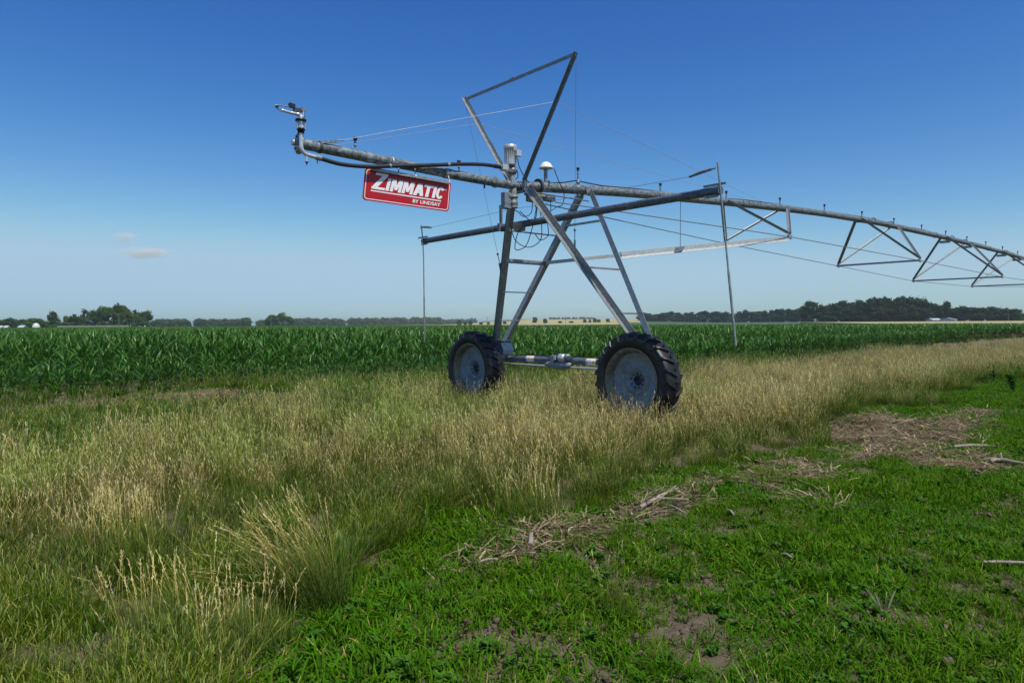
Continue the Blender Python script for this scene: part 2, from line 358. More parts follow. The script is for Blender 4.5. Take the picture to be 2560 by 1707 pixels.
def ground_sheet():
    rr = np.concatenate([np.linspace(.0, 2, 8), np.geomspace(2.1, 60, 330), np.geomspace(62, 9000, 80)]); na = 900
    th = np.linspace(0, 2*np.pi, na, endpoint=False)
    # finer towards the fields in view
    th = np.concatenate([np.linspace(-1.0, 1.0, 760, endpoint=False), np.linspace(1.0, 2*np.pi-1.0, 140, endpoint=False)])
    Rr, T = np.meshgrid(rr, th, indexing='ij'); X = Rr*np.sin(T); Y = Rr*np.cos(T); Z = gz(X, Y)
    V = np.stack([X, Y, Z], -1).reshape(-1, 3); k, n = Rr.shape
    i = np.arange(k*n).reshape(k, n); q = np.stack([i[:-1], np.roll(i, -1, 1)[:-1], np.roll(i, -1, 1)[1:], i[1:]], -1).reshape(-1, 4)
    me = bpy.data.meshes.new('ground'); me.vertices.add(len(V)); me.vertices.foreach_set('co', V.astype(np.float32).ravel())
    me.loops.add(q.size); me.loops.foreach_set('vertex_index', q.astype(np.int32).ravel()); me.polygons.add(len(q)); me.polygons.foreach_set('loop_start', np.arange(0, q.size, 4, dtype=np.int32))
    me.polygons.foreach_set('use_smooth', np.ones(len(q), bool)); me.update(calc_edges=True)
    a = me.attributes.new('far', 'FLOAT', 'POINT'); a.data.foreach_set('value', smooth(90, 200, np.hypot(V[:, 0], V[:, 1])).astype(np.float32))
    m, nt, b = mat('soil'); L = nt.links.new
    f = noise(nt, .9, 8, .7); f2 = noise(nt, 14, 8, .75)
    c1 = ramp(nt, f2, [(.25, (.07, .052, .038)), (.5, (.135, .105, .08)), (.75, (.22, .18, .14))])
    c2 = ramp(nt, f, [(.3, (.75, .72, .66)), (.7, (1.1, 1.08, 1.05))])
    mx = N(nt, 'ShaderNodeMix', data_type='RGBA', blend_type='MULTIPLY'); mx.inputs[0].default_value = 1; L(c1, mx.inputs[6]); L(c2, mx.inputs[7])
    fa = N(nt, 'ShaderNodeAttribute', attribute_name='far'); g3 = noise(nt, .012, 4)
    cf = ramp(nt, g3, [(.3, (.035, .075, .022)), (.7, (.06, .10, .032))])
    m2 = N(nt, 'ShaderNodeMix', data_type='RGBA'); L(fa.outputs['Fac'], m2.inputs[0]); L(mx.outputs[2], m2.inputs[6]); L(cf, m2.inputs[7]); L(m2.outputs[2], b.inputs['Base Color'])
    b.inputs['Roughness'].default_value = .95; b.inputs['Specular IOR Level'].default_value = .1; bump(nt, b, f2, .8, .02)
    me.materials.append(m); o = bpy.data.objects.new('ground', me); COL.objects.link(o); tag(o, kind='structure')
ground_sheet()

def slab(name, poly, h, cols, sc_=.05):
    """a field of standing crop: polygon in (pixel column, metres), height h, following the ground"""
    m, nt, b = mat(name); f = noise(nt, sc_, 6, .7, stretch=(1, 1, 1)); nt.links.new(ramp(nt, f, [(.3, cols[0]), (.7, cols[1])]), b.inputs['Base Color']); b.inputs['Roughness'].default_value = .9
    bm = bmesh.new(); n = 60; rows = []
    (a0, n0, f0), (a1, n1, f1) = poly[0], poly[-1]
    xs = np.linspace(a0, a1, n); pn = np.interp(xs, [p[0] for p in poly], [p[1] for p in poly]); pf = np.interp(xs, [p[0] for p in poly], [p[2] for p in poly])
    K = 14
    for px, dn, df in zip(xs, pn, pf):
        col = []
        for j in range(K):
            D = dn+(df-dn)*j/(K-1); x, y = dist_pt(px, D); col.append(bm.verts.new((x, y, float(gz(x, y))+h*(0 if False else 1))))
        x, y = dist_pt(px, dn); col.insert(0, bm.verts.new((x, y, float(gz(x, y))-.3)))
        x, y = dist_pt(px, df); col.append(bm.verts.new((x, y, float(gz(x, y))-.3)))
        rows.append(col)
    for a, c in zip(rows, rows[1:]):
        for j in range(len(a)-1): bm.faces.new((a[j], c[j], c[j+1], a[j+1]))
    bm.faces.new(rows[0]); bm.faces.new(rows[-1][::-1])
    me = bpy.data.meshes.new(name); bm.to_mesh(me); bm.free(); me.materials.append(m); o = bpy.data.objects.new(name, me); COL.objects.link(o); tag(o, kind='structure')
WH = ((.29, .245, .10), (.40, .34, .16))
slab('wheat_field', [(420, 600, 680), (800, 480, 800), (1150, 420, 1400), (1350, 420, 1500), (1600, 420, 1500)], .5, WH)
slab('stubble_field', [(1950, 330, 345), (2200, 225, 330), (2560, 190, 330), (2900, 180, 330)], .45, WH)
slab('green_field', [(1560, 200, 640), (1800, 190, 520), (2000, 175, 320)], .55, ((.035, .085, .028), (.05, .11, .035)))
slab('verge', [(-200, 425, 432), (300, 422, 430), (640, 405, 415)], .6, ((.20, .18, .08), (.30, .26, .12)))
# sky is the world; haze box comes last
#MACHINE
O_LOC = (0.674, 11.879, 0.0); YAW = R(40.9003)
piv = empty('pivot_irrigator', O_LOC, YAW)
tag(piv, 'galvanised centre pivot irrigator on two big rubber tyres, pipe reaching off to the right', 'irrigation machine')
UX, VX, ZX = Vector((1, 0, 0)), Vector((0, 1, 0)), Vector((0, 0, 1))
def prt(name, fn, parent=None, label=None, bevel=0):
    m = MB(); fn(m); o = m.build(name, parent or piv, bevel)
    if label: o['label'] = label
    return o
PU = [-4.62, -3.5, -2.0, -.8, .25, 1.3, 2.46, 3.8, 5.95, 8, 10.4, 14.2, 19.7, 24.2, 28.5, 33, 38, 45.8, 49]
PZ = [3.955, 3.925, 3.885, 3.88, 3.965, 4.05, 4.135, 4.21, 4.335, 4.44, 4.54, 4.63, 4.64, 4.61, 4.56, 4.44, 4.25, 3.98, 3.9]
def pz(u): return float(np.interp(u, PU, PZ))
def smoothline(u0, u1, n, f=pz):
    us = np.linspace(u0, u1, n); k = [np.mean([f(u+d) for d in (-.5, -.25, 0, .25, .5)]) for u in us]; return [(u, 0, z) for u, z in zip(us, k)]
prt('overhang_pipe', lambda m: (m.tube([(-4.5, 0, 3.955), (-3.5, 0, 3.925), (-2, 0, 3.885), (-.75, 0, 3.875)], .070, 'pipe', 24),
    m.tube([(-3.57, 0, 3.928), (-3.50, 0, 3.926)], .076, 'bright', 24), m.tube([(-2.16, 0, 3.893), (-2.11, 0, 3.891)], .076, 'bright', 24), m.tube([(-3.2, 0, 3.917), (-3.185, 0, 3.917)], .074, 'bright', 24)))
def endflange(m):
    m.lathe([(-4.53, .0), (-4.53, .14), (-4.51, .14), (-4.51, .0)], 'bright', 40, (0, 0, 3.955)); m.tube([(-4.60, 0, 3.955), (-4.5, 0, 3.955)], .034, 'alu', 16)
    m.lathe([(-4.615, .0), (-4.615, .042), (-4.585, .042), (-4.585, .0)], 'alu', 20, (0, 0, 3.955))
    for k in range(8):
        t = k*math.pi/4+.3; m.tube([(-4.545, .11*math.cos(t), 3.955+.11*math.sin(t)), (-4.53, .11*math.cos(t), 3.955+.11*math.sin(t))], .012, 'dark', 8)
prt('end_flange', endflange)
def spanpipe(m):
    m.tube([(-.75, 0, 3.875)]+[p for p in smoothline(-.3, 48.5, 74)], .084, 'pipe', 24)
    for u in (-.28, 6.15, 12.6, 19.0, 25.4, 31.8, 38.2): m.tube([(u, 0, pz(u)), (u+.03, 0, pz(u+.03))], .098 if u > 0 else .12, 'steel', 24)
prt('span_pipe', spanpipe)
# truss sets under the span
SETS = [(6.85, .83, 3.585), (13.99, 1.18, 3.41), (21.3, 1.46, 3.205), (28.5, 1.42, 3.21), (35.8, .95, 3.4)]
for i, (u, wv, zn) in enumerate(SETS):
    for s in (-1, 1):
        for e in (-1.38, 1.38):
            prt('truss_strut', lambda m: m.angle((u+e, s*.07, pz(u+e)-.01), (u, s*wv, zn), (1 if e < 0 else -1, 0, 0), (0, s, 0), .062, .007, 'steel'))
        prt('strut_bracket', lambda m: (m.box((u, s*wv, zn-.03), (.16, .05, .07), 'bright'), m.box((u+.04, s*wv, zn-.055), (.05, .03, .06), 'bright')))
    if i: prt('truss_crossbar', lambda m: m.angle((u, -wv, zn), (u, wv, zn), (1, 0, 0), (0, 0, -1), .055, .006, 'steel'))
    if i > 1:
        for e in (-1.25, 1.25): prt('strut_spreader', lambda m: m.bar((u+e, -.17, pz(u+e)-.16), (u+e, .17, pz(u+e)-.16), .05, .09, 'bright'))
for s in (-1, 1):
    pts = [(.0, s*.13, 3.68)]+[(u, s*wv, zn-.035) for u, wv, zn in SETS]+[(45.8, s*.13, 3.75)]
    fine = []
    for a, b in zip(pts, pts[1:]):
        for t in np.linspace(0, 1, 6, endpoint=False): fine.append((a[0]+(b[0]-a[0])*t, a[1]+(b[1]-a[1])*t, a[2]+(b[2]-a[2])*t-.05*math.sin(math.pi*t)*0))
    prt('truss_rod', lambda m: m.tube(fine+[pts[-1]], .0095, 'rod', 8))
# tower legs
ZB, VB = 1.24, 1.78
LEG = {(-1, 1): ((-.72, .17, 3.80), (.22, VB, ZB), (1, 0, 0)), (1, 1): ((.86, .09, 3.92), (.47, VB, ZB), (1, 0, 0)),
       (-1, -1): ((-.70, -.19, 3.82), (.20, -VB, ZB), (-1, 0, 0)), (1, -1): ((.88, -.09, 3.96), (.47, -VB, ZB), (1, 0, 0))}
def legpt(k, z):
    A, B, _ = LEG[k]; t = (A[2]-z)/(A[2]-B[2]); return tuple(a+(b-a)*t for a, b in zip(A, B))
tower_parts = []
for (a, b), (A, B, d1) in LEG.items():
    d2 = (0, b, 0)
    def lg(m):
        m.angle(A, B, d1, d2, .10, .008, 'bright')
        Av, Bv = Vector(A), Vector(B)
        for t in np.linspace(.03, .97, 12): 
            p = Av.lerp(Bv, t)+Vector(d1)*.055; m.tube([p+Vector((0, -.006, 0)), p+Vector((0, .014, 0))], .009, 'steel', 6)
    tower_parts.append(prt('tower_leg', lg))
def rung(k1, k2, z, m_='steel', wd=.035, ht=.02, z2=None):
    p, q = legpt(k1, z), legpt(k2, z2 or z)
    return prt('ladder_rung', lambda m: m.bar(Vector(p)+Vector((.01, -.02, 0)), Vector(q)+Vector((.06, -.02, 0)), wd, ht, m_))
for z in (1.66, 2.19): tower_parts.append(rung((-1, 1), (1, 1), z, 'bright'))
tower_parts.append(rung((-1, 1), (1, 1), 2.73, 'steel', .02, .08))
tower_parts.append(rung((-1, 1), (1, 1), 3.22, 'steel'))
for z in (3.4,): tower_parts.append(prt('leg_tie', lambda m: m.bar(legpt((1, 1), z), legpt((1, -1), z), .04, .035, 'bright')))
for z in (1.75, 2.5): tower_parts.append(prt('leg_tie', lambda m: m.bar(Vector(legpt((-1, -1), z)), Vector(legpt((1, -1), z)), .02, .03, 'steel')))
# foot brackets and base beam
for s in (-1, 1):
    def ft(m):
        m.prism([(.30, s*(VB-.16), ZB+.02), (.30, s*(VB+.08), ZB+.02), (.30, s*(VB+.12), .90), (.30, s*(VB-.10), .86), (.30, s*(VB-.20), .98), (.30, s*(VB-.13), 1.12)], (.04, 0, 0), 'bright')
        m.prism([(.48, s*(VB-.16), ZB+.02), (.48, s*(VB+.08), ZB+.02), (.48, s*(VB+.12), .90), (.48, s*(VB-.10), .86)], (.02, 0, 0), 'bright')
        m.box((.39, s*(VB-.04), ZB+.03), (.26, .24, .02), 'bright'); m.bar((.37, s*(VB-.14), 1.23), (.37, s*(VB-.22), 1.08), .27, .01, 'pale', (0, 1, 0)); m.bar((.37, s*(VB-.22), 1.08), (.37, s*(VB-.16), .93), .27, .01, 'pale', (0, 1, 0))
        m.box((.14, s*2.02, .75), (.34, .20, .24), 'gear')
    tower_parts.append(prt('foot_bracket', ft))
tower_parts.append(prt('base_beam', lambda m: m.tube([(.40, -VB-.05, .945), (.40, VB+.05, .93)], .060, 'blue_pipe', 20)))
tower_parts.append(prt('drive_shaft', lambda m: (m.tube([(.30, -1.95, .835), (.30, 1.95, .825)], .018, 'alu', 12))))
def gearbox(m):
    m.lathe([(-.34, .03), (-.30, .05), (-.22, .06), (-.15, .075), (.0, .08), (.08, .07), (.16, .055), (.24, .05), (.30, .03)], 'gear', 24, (.30, .13, .86), 'y')
    m.box((.30, .20, .93), (.16, .10, .20), 'gear')
def gmotor(m):
    m.lathe([(-.13, 0), (-.13, .055), (-.11, .072), (.04, .075), (.05, .06), (.05, 0)], 'alu', 28, (.28, .06, .99), 'y')
    m.lathe([(-.05, .078), (.03, .078)], 'plastic', 28, (.28, .10, .99), 'y'); m.box((.205, .11, .995), (.012, .06, .08), 'white')
    m.lathe([(-.22, 0), (-.22, .048), (-.20, .055), (-.15, .055), (-.14, .03)], 'gear', 24, (.28, .05, 1.01), 'y')
gb = prt('drive_gearbox', gearbox, bevel=.006); gm = prt('drive_motor', gmotor, gb); tower_parts.append(gb)
def warn(v):
    def f(m):
        n = 14; z0 = .9375; r = .0625; t0, t1 = R(100), R(245)
        def arc(a0, a1, v0, v1, rr, mt):
            vs = []
            for j in range(n+1):
                t = a0+(a1-a0)*j/n; vs += [(.40+rr*math.cos(t), v0, z0+rr*math.sin(t)), (.40+rr*math.cos(t), v1, z0+rr*math.sin(t))]
            m.add(vs, [(2*j, 2*j+1, 2*j+3, 2*j+2) for j in range(n)], mt)
        arc(R(100), R(122), v-.11, v+.11, r, 'orange'); arc(R(122), R(245), v-.11, v+.11, r, 'sign_white')
        for k in range(5): arc(R(136+k*13), R(139+k*13), v+.0, v+.045, r+.0006, 'dark')
        arc(R(135), R(215), v+.075, v+.09, r+.0006, 'dark')
        for k in range(8):
            f_ = k/8.0; hw = .006+.026*(f_+.06); arc(R(150+f_*50), R(150+(k+1)/8*50), v-.065-hw, v-.065+hw, r+.0008, 'yellow')
        arc(R(168), R(188), v-.068, v-.062, r+.0012, 'dark'); arc(R(192), R(196), v-.069, v-.061, r+.0012, 'dark')
    return prt('warning_label', f, label='orange and white warning label with a yellow triangle on the beam')
warn(.92); warn(-.62)
# wheels
def make_wheel(v):
    wh = empty('wheel', (-.12, v, .73), 0, piv); wh.scale = (1, .98, .98)
    def tyre(m):
        prof = [(.12, .485), (.15, .51), (.178, .56), (.185, .62), (.176, .67), (.15, .70), (.10, .715), (.0, .722)]
        prof = prof+[(-a, r) for a, r in prof[-2::-1]]; m.lathe(prof, 'rubber', 72)
        nl = 23
        for s in (-1, 1):
            for k in range(nl):
                th0 = 2*math.pi*(k+(.5 if s > 0 else 0))/nl
                line = [(-.012, .712, 0), (.06, .709, .05), (.12, .696, .105), (.165, .672, .15), (.184, .63, .165)]; hts = [.042, .044, .046, .045, .022]; wd = [.030, .034, .038, .042, .045]
                vs = []
                for (a, r, dt), h, w_ in zip(line, hts, wd):
                    for sg, rr, ww in ((-1, r-.012, 1.25), (-1, r+h, .8), (1, r+h, .8), (1, r-.012, 1.25)):
                        t = th0-dt+sg*w_*ww/2/.72; aa = a+(.012 if (a > .15 and rr > r) else 0); vs.append((s*aa, rr*math.cos(t), rr*math.sin(t)))
                fs = [(i*4+j, i*4+(j+1) % 4, i*4+4+(j+1) % 4, i*4+4+j) for i in range(4) for j in range(4)]+[(0, 1, 2, 3), (19, 18, 17, 16)]
                m.add(vs, fs, 'rubber')
    prt('tyre', tyre, wh)
    prt('rim', lambda m: m.lathe([(-.160, .495), (-.166, .508), (-.158, .512), (-.150, .500), (-.148, .478), (-.135, .462), (-.08, .455), (-.05, .430), (.03, .43), (.08, .455), (.135, .462), (.15, .50), (.16, .51)], 'rim', 72), wh)
    def disc(m):
        m.lathe([(-.045, .432), (-.035, .42), (-.03, .34), (-.005, .27), (.0, .235), (-.025, .205), (-.035, .19), (-.02, .165), (.005, .15), (.01, .078), (.03, .078), (.03, 0)], 'disc', 60)
    prt('wheel_disc', disc, wh)
    def hub(m):
        m.lathe([(.02, 0), (.0, .0), (.0, .062), (.02, .074), (.03, .076)], 'plastic', 30)
        for k in range(9):
            t = 2*math.pi*k/9+.2; m.tube([(.012, .112*math.cos(t), .112*math.sin(t)), (-.012, .112*math.cos(t), .112*math.sin(t))], .013, 'plastic', 6)
    prt('hub', hub, wh); return wh
w1 = make_wheel(-1.99); w2 = make_wheel(1.99)
w2.rotation_euler = (0.4, 0, 0)
# mast above the tower, cables
MU = -.78; TR, TL = Vector((MU, -1.38, 5.655)), Vector((MU, 1.40, 5.66)); BR, BL = Vector((MU+.03, -.17, 3.95)), Vector((MU+.03, .17, 3.95))
prt('mast_arm', lambda m: m.angle(BR, TR, (-1, 0, 0), (0, -1, 0), .052, .006, 'steel'))
prt('mast_arm', lambda m: m.angle(BL, TL, (-1, 0, 0), (0, -1, 0), .066, .006, 'bright'))
prt('mast_crossbar', lambda m: (m.angle(TL-Vector((.012, 0, 0)), TR-Vector((.012, 0, 0)), (0, 0, -1), (1, 0, 0), .056, .006, 'steel'), m.box(((TL+TR)/2-Vector((.02, -.05, .028))), (.012, .15, .064), 'steel')))
def wire(pts, r=.0035, mt='wire', name='guy_cable'):
    return prt(name, lambda m: m.tube(pts, r, mt, 6))
def onarm(A, B, z): t = (z-A.z)/(B.z-A.z); return A.lerp(B, t)
cR = onarm(BR, TR, 5.03); cL = onarm(BL, TL, 5.13)
wire([(-3.93, -.06, 4.085), cR]); wire([(-3.98, .06, 4.03), cL])
wire([cR, (7.1, -.06, pz(7.1)+.07)]); wire([cL, (7.3, .06, pz(7.3)+.07)])
prt('cable_clamp', lambda m: (m.tube([(-4.26, 0, 3.950), (-4.22, 0, 3.949)], .080, 'dark', 20), m.angle((-4.24, -.072, 3.985), (-4.01, -.072, 4.04), (0, 0, 1), (0, 1, 0), .032, .006, 'steel'), m.tube([(-4.02, -.062, 4.06), (-3.92, -.06, 4.085)], .010, 'bright', 8)))
# guys from the mast tips down to the legs
for tip, k, z in ((TR, (-1, -1), 2.70), (TL, (-1, 1), 2.45)):
    p = Vector(legpt(k, z)); q = p.lerp(tip, .13); 
    wire([tip, q], .003, 'rod')
    prt('turnbuckle', lambda m: (m.tube([q, q.lerp(p, .35)], .007, 'rod', 8), m.lathe([(-.012, .018), (0, .024), (.012, .018), (0, .012), (-.012, .018)], 'rod', 16, tuple(q)), m.bar(p.lerp(q, .62), p, .03, .045, 'steel')))
# cross boom with drop poles
BU, BZ = -.30, 3.335
prt('boom_pipe', lambda m: (m.tube([(BU, -3.52, BZ), (BU, 3.5, BZ)], .058, 'blue_pipe', 22), m.tube([(BU, -3.50, BZ), (BU, -3.525, BZ)], .066, 'blue_pipe', 22),
    *[m.tube([(BU, v, BZ), (BU, v+.012, BZ)], .0605, 'steel', 22) for v in (-2.9, -2.0, -1.0, 1.3, 1.8, 2.6)]))
prt('boom_bracket', lambda m: m.box((-.34, .42, BZ-.04), (.09, .22, .17), 'rusty'), bevel=.004)
prt('boom_hanger', lambda m: (m.box((-.33, .93, BZ+.17), (.04, .05, .46), 'blue_pipe'), m.box((-.33, .93, BZ), (.13, .055, .14), 'blue_pipe')), bevel=.004)
for s in (-1, 1):
    vd = s*3.49
    prt('drop_pole', lambda m: (m.tube([(BU-.07, 3.46, 3.66), (BU-.07, 3.42, 3.43), (BU-.07, 3.385, 3.0), (BU-.07, 3.38, 2.0)], .0125, 'steel', 10), m.tube([(BU-.07, 3.38, 2.15), (BU-.07, 3.38, 1.25)], .0165, 'steel', 10)) if s > 0 else (m.tube([(BU-.07, -3.522, 3.69), (BU-.07, -3.594, 3.085), (BU-.07, -3.688, 2.22)], .0125, 'steel', 10), m.tube([(BU-.07, -3.684, 2.26), (BU-.07, -3.79, 1.30)], .0165, 'steel', 10)))
    prt('boom_end_bracket', lambda m: (m.bar((BU-.03, vd-s*.20, BZ+.075), (BU-.03, vd+s*.13, BZ+.075), .03, .025, 'steel'), m.box((BU-.03, vd-s*.08, BZ-.07), (.04, .18, .03), 'steel')))
    sp = [(BU-.07, vd-s*.05, BZ+.28), (BU-.07, vd-s*.22, BZ+.27), (BU-.07, vd-s*.40, BZ+.235)]
    prt('cable_spring', lambda m: (m.tube(sp, .016, 'steel', 10), m.tube([(BU-.07, vd, BZ+.28), sp[0]], .010, 'steel', 8), *[m.tube([Vector(sp[0]).lerp(Vector(sp[2]), t), Vector(sp[0]).lerp(Vector(sp[2]), t+.02)], .0185, 'rod', 10) for t in np.linspace(.05, .95, 14)]))
    wire([sp[2], (BU-.05, s*.5, 3.62), (BU-.03, 0, 3.60)], .003, 'rod')
# long brace from the tower to the first truss node
BA, BB = Vector((.62, .76, 2.77)), Vector((6.75, -.80, 3.55))
def brace(m):
    m.angle(BA, BA.lerp(BB, .30), (0, 0, -1), (0, 1, 0), .065, .006, 'pale')
    p, q = BA.lerp(BB, .27), BB
    m.angle(p+Vector((0, -.012, .03)), q+Vector((0, 0, .01)), (0, -.15, -1), (0, 1, 0), .085, .006, 'pale'); m.bar(p+Vector((0, -.035, -.085)), q+Vector((0, -.035, -.085)), .006, .055, 'pale', (0, .75, 1))
    c = BA.lerp(BB, .5); ax = (BB-BA).normalized(); m.prism([c+ZX*.01-ax*.10-VX*.04, c+ZX*.02+ax*.16-VX*.02, c-ZX*.07+ax*.04-VX*.06, c-ZX*.11-ax*.18-VX*.06], (0, -.01, 0), 'blue_pipe')
prt('tower_brace', brace)
bp = BA.lerp(BB, .51); prt('brace_hanger', lambda m: m.tube([(3.78, -.02, pz(3.78)-.05), bp+Vector((0, 0, -.03))], .007, 'rod', 8))
prt('tower_brace', lambda m: m.angle((.62, -.76, 2.77), (6.75, .78, 3.55), (0, 0, -1), (0, 1, 0), .06, .006, 'bright')) if False else None
# flange plates at the tower head
prt('tower_head', lambda m: (m.box((-.73, -.16, 3.885), (.07, .04, .22), 'steel'), m.box((-.73, .16, 3.885), (.07, .04, .22), 'steel'), m.box((-.73, 0, 3.775), (.06, .30, .03), 'steel'), m.prism([(.80, -.088, 4.06), (.96, -.088, 4.06), (.92, -.088, 3.90), (.86, -.088, 3.90)], (0, .02, 0), 'steel'), m.prism([(.80, .088, 4.06), (.96, .088, 4.06), (.92, .088, 3.90), (.86, .088, 3.90)], (0, -.02, 0), 'steel'),
    m.tube([(-.30, 0, 3.93), (-.26, 0, 3.932)], .13, 'dark', 24), m.tube([(-.74, -.19, 3.77), (.88, -.09, 3.80)], .012, 'rod', 8)), bevel=.004)
# booster pump, motor, riser
PMU = -.90
pm = prt('booster_pump', lambda m: (m.lathe([(4.06, .02), (4.06, .06), (4.09, .075), (4.13, .078), (4.16, .06), (4.19, .045), (4.19, 0)], 'rod', 24, (PMU+.04, 0, 0), 'z'), m.tube([(PMU+.04, 0, 4.11), (PMU-.06, 0, 4.135)], .045, 'rod', 14),
    m.box((PMU-.14, 0, 4.14), (.12, .10, .09), 'alu'), m.tube([(PMU-.23, 0, 4.14), (PMU-.05, 0, 4.14)], .032, 'rod', 14), m.box((PMU-.08, -.05, 4.09), (.2, .02, .03), 'rod')), bevel=.004)
def motor(m):
    m.lathe([(4.20, 0), (4.20, .085), (4.215, .088), (4.23, .085), (4.44, .092), (4.445, .10), (4.45, .112), (4.50, .112), (4.525, .10), (4.535, .06), (4.535, 0)], 'alu', 36, (PMU, 0, 0), 'z')
    for k in range(18):
        t = k*2*math.pi/18; c, s = math.cos(t), math.sin(t); m.bar((PMU+.092*c, .092*s, 4.24), (PMU+.097*c, .097*s, 4.43), .006, .016, 'alu', (c, s, 0))
mo = prt('pump_motor', motor, pm); prt('motor_terminal_box', lambda m: (m.box((PMU+.06, -.11, 4.38), (.10, .09, .10), 'alu'), m.tube([(PMU+.05, -.12, 4.33), (PMU+.05, -.12, 4.29)], .018, 'alu', 10)), pm, bevel=.006)
prt('riser_pipe', lambda m: (m.tube([(PMU+.03, 0, 3.93), (PMU+.03, 0, 4.10)], .040, 'rusty', 18), m.tube([(PMU+.06, 0, 3.87), (PMU+.06, 0, 3.66)], .055, 'rusty', 20), m.lathe([(3.70, .06), (3.70, .082), (3.68, .082), (3.665, .065), (3.62, .068), (3.60, .078), (3.57, .078), (3.55, .065), (3.52, .068), (3.505, .074), (3.505, 0)], 'steel', 28, (PMU+.06, 0, 0), 'z')))
prt('hose_clamp', lambda m: m.tube([(-1.25, 0, 3.878), (-1.21, 0, 3.877)], .085, 'steel', 20)); prt('hose_clamp', lambda m: m.tube([(-2.55, 0, 3.90), (-2.54, 0, 3.90)], .075, 'bright', 20))
prt('pipe_drain', lambda m: (m.tube([(-1.45, 0, 3.81), (-1.45, 0, 3.755)], .014, 'dark', 10)))
# hose along the overhang
def spl(pts, n=14):
    P = [Vector(p) for p in pts]; P = [2*P[0]-P[1]]+P+[2*P[-1]-P[-2]]; out = []
    for i in range(1, len(P)-2):
        for j in range(n):
            t = j/n; a, b, c, d = P[i-1:i+3]; out.append(.5*((2*b)+(c-a)*t+(2*a-5*b+4*c-d)*t*t+(3*b-a-3*c+d)*t**3))
    return out+[P[-2]]
hs = spl([(-4.30, -.12, 3.775), (-4.0, -.13, 3.74), (-3.6, -.13, 3.765), (-3.2, -.13, 3.83), (-2.6, -.12, 3.93), (-2.0, -.09, 4.04), (-1.5, -.04, 4.115), (-1.13, 0, 4.14)])
prt('hose', lambda m: (m.tube(hs, .0285, 'hose', 16), m.tube(hs[-6:], .033, 'plastic', 16)))
for a_, r_ in ((40, .032), (64, .032), (0, .036)): prt('hose_strap', lambda m: m.tube([hs[a_], hs[a_+1]], r_, 'bright', 14))
# end gun
GV = -.13
gun = empty('end_gun', (0, 0, 0), 0, piv)
prt('gun_riser', lambda m: (m.tube(spl([(-4.30, GV, 3.775), (-4.42, GV, 3.785), (-4.50, GV, 3.80), (-4.548, GV, 3.86), (-4.552, GV, 3.95), (-4.552, GV, 4.06)]), .026, 'alu', 16), m.tube([(-4.48, GV, 3.78), (-4.48, GV, 3.70)], .016, 'alu', 10), m.lathe([(3.70, .02), (3.69, .022), (3.68, .01), (3.655, .004)], 'plastic', 12, (-4.48, GV, 0), 'z'), m.tube([(-4.36, GV, 3.78), (-4.30, GV, 3.775)], .034, 'gear', 14), m.tube([(-4.335, GV, 3.76), (-4.335, GV, 3.70)], .008, 'dark', 8)), gun)
def bearing(m):
    c = (-4.552, GV, 0)
    m.lathe([(4.05, .03), (4.05, .040), (4.09, .044), (4.09, .052), (4.115, .052), (4.115, .035)], 'plastic', 24, c, 'z')
    m.lathe([(4.115, .040), (4.20, .040)], 'clear', 24, c, 'z'); m.lathe([(4.195, .04), (4.20, .068), (4.225, .070), (4.235, .05), (4.235, .02)], 'plastic', 28, c, 'z')
    for k in range(6):
        t = k*math.pi/3+.2; x, y = c[0]+.054*math.cos(t), c[1]+.054*math.sin(t); m.tube([(x, y, 4.10), (x, y, 4.21)], .005, 'alu', 6)
prt('gun_bearing', bearing, gun)
prt('gun_barrel', lambda m: m.tube(spl([(-4.552, GV, 4.23), (-4.556, GV, 4.27), (-4.60, GV, 4.285), (-4.68, GV, 4.285), (-4.80, GV, 4.295)]), [.028]*14+[.025]*14+[.020]*14+[.018]*14+[.015], 'alu', 14), gun)
prt('gun_arm', lambda m: (m.tube([(-4.53, GV-.02, 4.25), (-4.52, GV-.02, 4.36)], .011, 'alu', 8), m.tube([(-4.50, GV+.02, 4.24), (-4.50, GV+.02, 4.36)], .009, 'steel', 8), m.box((-4.525, GV, 4.35), (.06, .06, .04), 'rod'),
    m.tube([(-4.53, GV, 4.345), (-4.64, GV, 4.355), (-4.76, GV, 4.352)], .009, 'steel', 8), m.box((-4.67, GV, 4.375), (.075, .05, .05), 'plastic', Matrix.Rotation(.12, 3, 'Y')), m.box((-4.60, GV, 4.335), (.10, .03, .05), 'dark')), gun)
prt('drive_spoon', lambda m: (m.tube(spl([(-4.75, GV, 4.352), (-4.83, GV, 4.352), (-4.885, GV, 4.33), (-4.84, GV, 4.295), (-4.80, GV, 4.275)]), .007, 'steel', 8), m.prism([(-4.885, GV-.02, 4.335), (-4.84, GV-.02, 4.34), (-4.85, GV-.02, 4.315), (-4.875, GV-.02, 4.32)], (0, .04, 0), 'plastic')), gun)
# sprinklers
def sprinkler(u, z0, hh, parent):
    s = empty('sprinkler', (u, 0, z0), 0, parent)
    prt('riser_fitting', lambda m: m.lathe([(-.01, .016), (.02*hh, .016), (.05*hh, .013), (.055*hh, .020), (.075*hh, .020), (.085*hh, .012), (.09*hh, .012)], 'gear', 12, (0, 0, 0), 'z'), s)
    prt('nozzle', lambda m: m.lathe([(.085*hh, .013), (.10*hh, .018), (.118*hh, .018), (.125*hh, .012), (.125*hh, 0)], 'blue', 12, (0, 0, 0), 'z'), s)
    prt('spray_head', lambda m: (m.lathe([(.120*hh, .013), (.13*hh, .024), (.15*hh, .029), (.168*hh, .031), (.173*hh, .022), (.173*hh, 0)], 'plastic', 14, (0, 0, 0), 'z')), s)
    return s
def copy_tree(o, parent):
    c = o.copy(); COL.objects.link(c); c.parent = parent
    for ch in list(o.children): copy_tree(ch, c)
    return c
